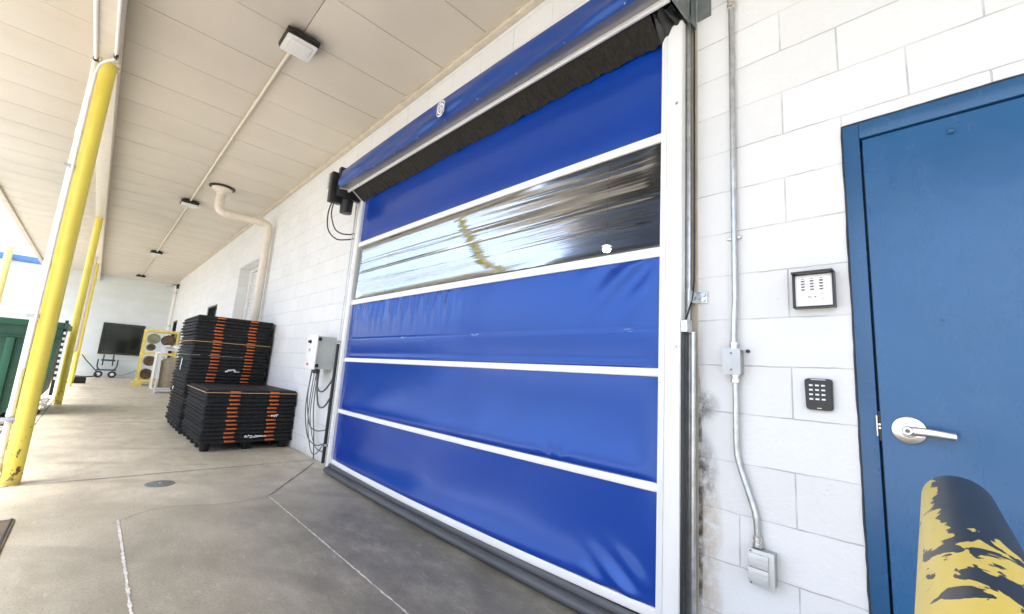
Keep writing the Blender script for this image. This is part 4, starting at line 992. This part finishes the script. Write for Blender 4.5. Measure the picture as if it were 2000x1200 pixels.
drum(1.36, 0.78, 0.16, M['drum'], 'brown drum in the lower bay of the yellow rack')
drum(1.33, 0.36, 0.165, M['drum'], 'brown drum at the foot of the yellow rack')
# white framed cart with tan bin
wc = thing('frame_cart', 'white metal frame stand in front of the yellow rack', 'cart', (1.5, 15.0, 0))
m = MB()
for x in (1.33, 1.86): m.box(x-0.022, x+0.022, 14.98, 15.024, 0.0, 1.19, bev=0.003)
for x in (1.26, 1.86): m.box(x-0.020, x+0.020, 15.42, 15.46, 0.06, 1.10, bev=0.003)
m.box(1.353, 1.837, 14.985, 15.02, 0.10, 0.14); m.box(1.353, 1.837, 14.985, 15.02, 1.14, 1.18)
m.box(1.27, 1.31, 15.026, 15.419, 0.10, 0.135); m.box(1.28, 1.32, 15.026, 15.419, 1.06, 1.10)
m.box(1.353, 1.837, 15.0, 15.40, 0.05, 0.09)
m.build('frame', M['whiteframe'], wc)
MB().box(1.255, 1.270, 15.03, 15.415, 0.15, 1.05).build('side_panel', M['trim'], wc)
m = MB(); m.box(1.38, 1.45, 14.975, 14.984, 1.06, 1.12); m.build('tag', M['label'], wc)
m = MB(); m.lathe([(0.0, 0.19), (0.02, 0.20), (0.72, 0.225), (0.73, 0.24), (0.76, 0.24), (0.80, 0.20), (0.86, 0.08)], (1.60, 15.22, 0.092), 'z', 28)
o = m.build('waste_bin', M['tan']); o['label'] = 'tan lidded bin inside the white frame stand'; o['category'] = 'bin'
m = MB()
def f(u, v): return (1.36+0.42*u, 14.99+0.40*v, 1.205+0.05*math.sin(u*7+v*3)*math.sin(math.pi*u)+0.03*math.sin(v*9)+0.03)
m.grid(f, 16, 14); m.grid(lambda u, v: (1.36+0.42*u, 14.99+0.40*v, 1.192), 1, 1)
o = m.build('plastic_sheet', M['label']); o['label'] = 'crumpled white plastic lying on top of the white frame stand'; o['category'] = 'sheet'
m = MB(); m.box(1.66, 1.90, 13.75, 14.05, 0.002, 0.42, bev=0.02)
for k in range(5): m.box(1.655, 1.905, 13.745, 14.055, 0.05+0.075*k, 0.065+0.075*k, bev=0.003)
o = m.build('red_crate', M['red']); o['label'] = 'red ribbed crate mostly hidden behind the tall pallet stack'; o['category'] = 'crate'
# garden cart
gx, gy = 0.46, 22.35
gc = thing('hand_cart', 'dark green tubular hand cart parked under the far window', 'cart', (gx, gy, 0))
m = MB()
for sx in (-0.19, 0.19):
    m.tube(smooth_path([(gx+sx*0.9, gy+0.1, 0.28), (gx+sx*1.25, gy+0.05, 0.33), (gx+sx*1.45, gy+0.05, 0.45), (gx+sx*1.45, gy+0.05, 0.68)], 5), 0.022, 8)
    m.tube([(gx+sx*0.75, gy+0.12, 0.45), (gx+sx*0.72, gy+0.25, 0.85)], 0.022, 8)
m.box(gx-0.20, gx+0.20, gy-0.05, gy+0.30, 0.62, 0.68, bev=0.005); m.box(gx-0.28, gx+0.28, gy+0.02, gy+0.08, 0.26, 0.31)
m.tube([(gx-0.24, gy, 0.20), (gx-0.60, gy+0.1, 0.62), (gx-0.74, gy+0.1, 0.82)], 0.018, 8)
m.build('frame', M['cartgrn'], gc)
m = MB(); m.tube([(gx-0.86, gy+0.1, 0.84), (gx-0.62, gy+0.1, 0.80)], 0.02, 8); m.tube(arc((gx-0.76, gy+0.1, 0.70), 0.10, 0, 330, (1, 0, 0), (0, 0, 1), 14), 0.012, 6); m.build('handle', M['yellowpale'], gc)
for sx in (-0.20, 0.18):
    m = MB(); m.lathe([(-0.05, 0.06), (-0.05, 0.10), (-0.03, 0.125), (0.03, 0.125), (0.05, 0.10), (0.05, 0.06)], (gx+sx, gy, 0.126), 'y', 22); wv = m.build('wheel', M['rubber'], gc)
    m = MB(); m.lathe([(-0.056, 0.03), (-0.053, 0.058), (-0.045, 0.06)], (gx+sx, gy, 0.126), 'y', 18); m.build('rim', M['label'], wv)
# hose and cord on the floor, black box
m = MB(); m.tube(smooth_path([(-0.32, 21.9, 0.05), (-0.1, 22.0, 0.03), (0.15, 22.2, 0.05), (0.22, 22.3, 0.12)], 8), 0.022, 8)
o = m.build('hose', M['black']); o['label'] = 'black hose lying on the floor left of the hand cart'; o['category'] = 'hose'
m = MB(); m.tube(smooth_path([(0.70, 22.6, 0.12), (0.95, 22.7, 0.10), (1.15, 22.7, 0.18), (1.34, 22.75, 0.30)], 8), 0.010, 6)
o = m.build('power_cord', M['cablegrey']); o['label'] = 'thin grey cord drooping along the foot of the far wall'; o['category'] = 'cord'
m = MB(); m.box(-0.30, -0.02, 18.45, 18.75, 0.002, 0.17, bev=0.02); m.box(-0.27, -0.05, 18.48, 18.72, 0.17, 0.19, bev=0.005)
o = m.build('floor_box', M['black']); o['label'] = 'low black box at the foot of the farthest yellow column'; o['category'] = 'box'
# conduit under the far window
m = MB(); m.tube([(1.22, FY-0.02, 0.845), (1.22, FY-0.02, 0.72), (0.55, FY-0.02, 0.70)], 0.012, 8); o = m.build('window_conduit', M['pvc']); o['label'] = 'thin white conduit on the far wall below the dark window'; o['category'] = 'conduit'

# ================================================================== FLOOR ITEMS
m = MB(); m.lathe([(0.0, 0.100), (0.005, 0.100), (0.009, 0.094), (0.010, 0.02)], (0.575, 4.746, 0.001), 'z', 36)
dc = thing('floor_cover', 'round grey metal cleanout cover set in the concrete floor', 'cover', (0.575, 4.746, 0)); m.build('lid', M['galvdull'], dc)
m = MB(); m.lathe([(0.0, 0.012), (0.003, 0.010)], (0.575, 4.746, 0.0105), 'z', 12); m.build('screw', M['galv'], dc)
lp_ = thing('dock_plate', 'rusty brown steel plate let into the floor at the left edge', 'plate', (-0.6, 3.4, 0))
m = MB(); m.box(-0.465, -0.185, 2.4, 4.17, 0.001, 0.012, bev=0.003); m.build('deck', M['plate'], lp_)
m = MB(); m.tube([(-0.20, 2.4, 0.014), (-0.20, 4.16, 0.014)], 0.006, 8); m.build('edge_bar', M['bronze'], lp_)

# ================================================================== DUMPSTER IN THE YARD
du = thing('dumpster', 'green steel dumpster standing in the yard at the dock edge', 'dumpster', (-1.8, 11, -0.12))
prof = [(-3.2, -0.05), (-1.05, -0.05), (-0.80, 0.06), (-0.475, 0.30), (-0.395, 1.42), (-3.2, 1.42)]
m = MB(); m.prism(prof, 'y', 10.0, 11.62); body = m.build('body', M['green'], du)
m = MB(); m.box(-3.22, -0.392, 9.93, 9.998, 1.36, 1.455, bev=0.01); m.box(-3.20, -0.40, 9.955, 9.998, 1.17, 1.20, bev=0.006)
m.box(-0.39, -0.35, 9.93, 11.62, 1.36, 1.455, bev=0.01); m.build('top_rim', M['green'], du)
for x in (-0.92, -1.65, -2.4):
    m = MB(); m.box(x-0.045, x+0.045, 9.93, 9.998, 0.02, 1.165, bev=0.008); m.build('rib', M['green'], du)
for k in range(9): m = MB(); m.box(-0.388, -0.36, 10.0, 10.05, 0.55+0.09*k, 0.595+0.09*k); m.build('tooth', M['label'], du)
m = MB(); m.box(-0.40, -0.36, 10.06, 10.12, 0.30, 1.50); m.build('corner_post', M['black'], du)
for x in (-1.2, -2.8):
    m = MB(); m.cyl((x, 10.2, -0.055), (x+0.08, 10.2, -0.055), 0.06, n=16); m.build('caster', M['rubber'], du)
# rubble strip between kerb and dumpster
m = MB(); rr = random.Random(11)
for k in range(420):
    x = rr.uniform(-1.4, -0.49); y = rr.uniform(6.0, 14.5); s_z = rr.uniform(0.012, 0.05)
    q = bmesh.new(); bmesh.ops.create_icosphere(q, subdivisions=1, radius=s_z)
    for v in q.verts: v.co = Vector((v.co.x*rr.uniform(0.8, 1.7)+x, v.co.y*rr.uniform(0.8, 1.5)+y, v.co.z*0.8-0.12+s_z*0.5))
    m.join(q)
m.build('rubble', M['gravel'], None, smooth=False, kind='stuff')
# pale yellow pole before the far wall
yp = thing('yard_pole', 'pale yellow pole in the yard standing against the far white wall', 'pole', (-2.62, 22.6, 0))
MB().cyl((-2.62, 22.6, -0.12), (-2.62, 22.6, 4.35), 0.10, n=18).build('shaft', M['yellowpale'], yp)
MB().box(-2.76, -2.48, 22.46, 22.74, -0.119, -0.09).build('base_plate', M['yellowpale'], yp)

# ================================================================== ROOM LAMP seen through the vinyl
rl = thing('room_lamp', 'small lit lamp inside the building seen through the clear strip', 'lamp', (6.0, 4.1, 3.0))
m = MB(); m.lathe([(0, 0.03), (0.015, 0.06), (0.05, 0.07)], (6.05, 4.08, 3.30), "z", 20); m.build('bulb', emit('lamp_glow', (1.0, 0.97, 0.9), 30), rl)
m = MB(); m.lathe([(0.0, 0.10), (0.10, 0.06), (0.14, 0.02)], (6.05, 4.08, 3.392), 'z', 20); m.cyl((6.05, 4.08, 3.5), (6.05, 4.08, 5.2), 0.01, n=8); m.build('shade', M['bronze'], rl)
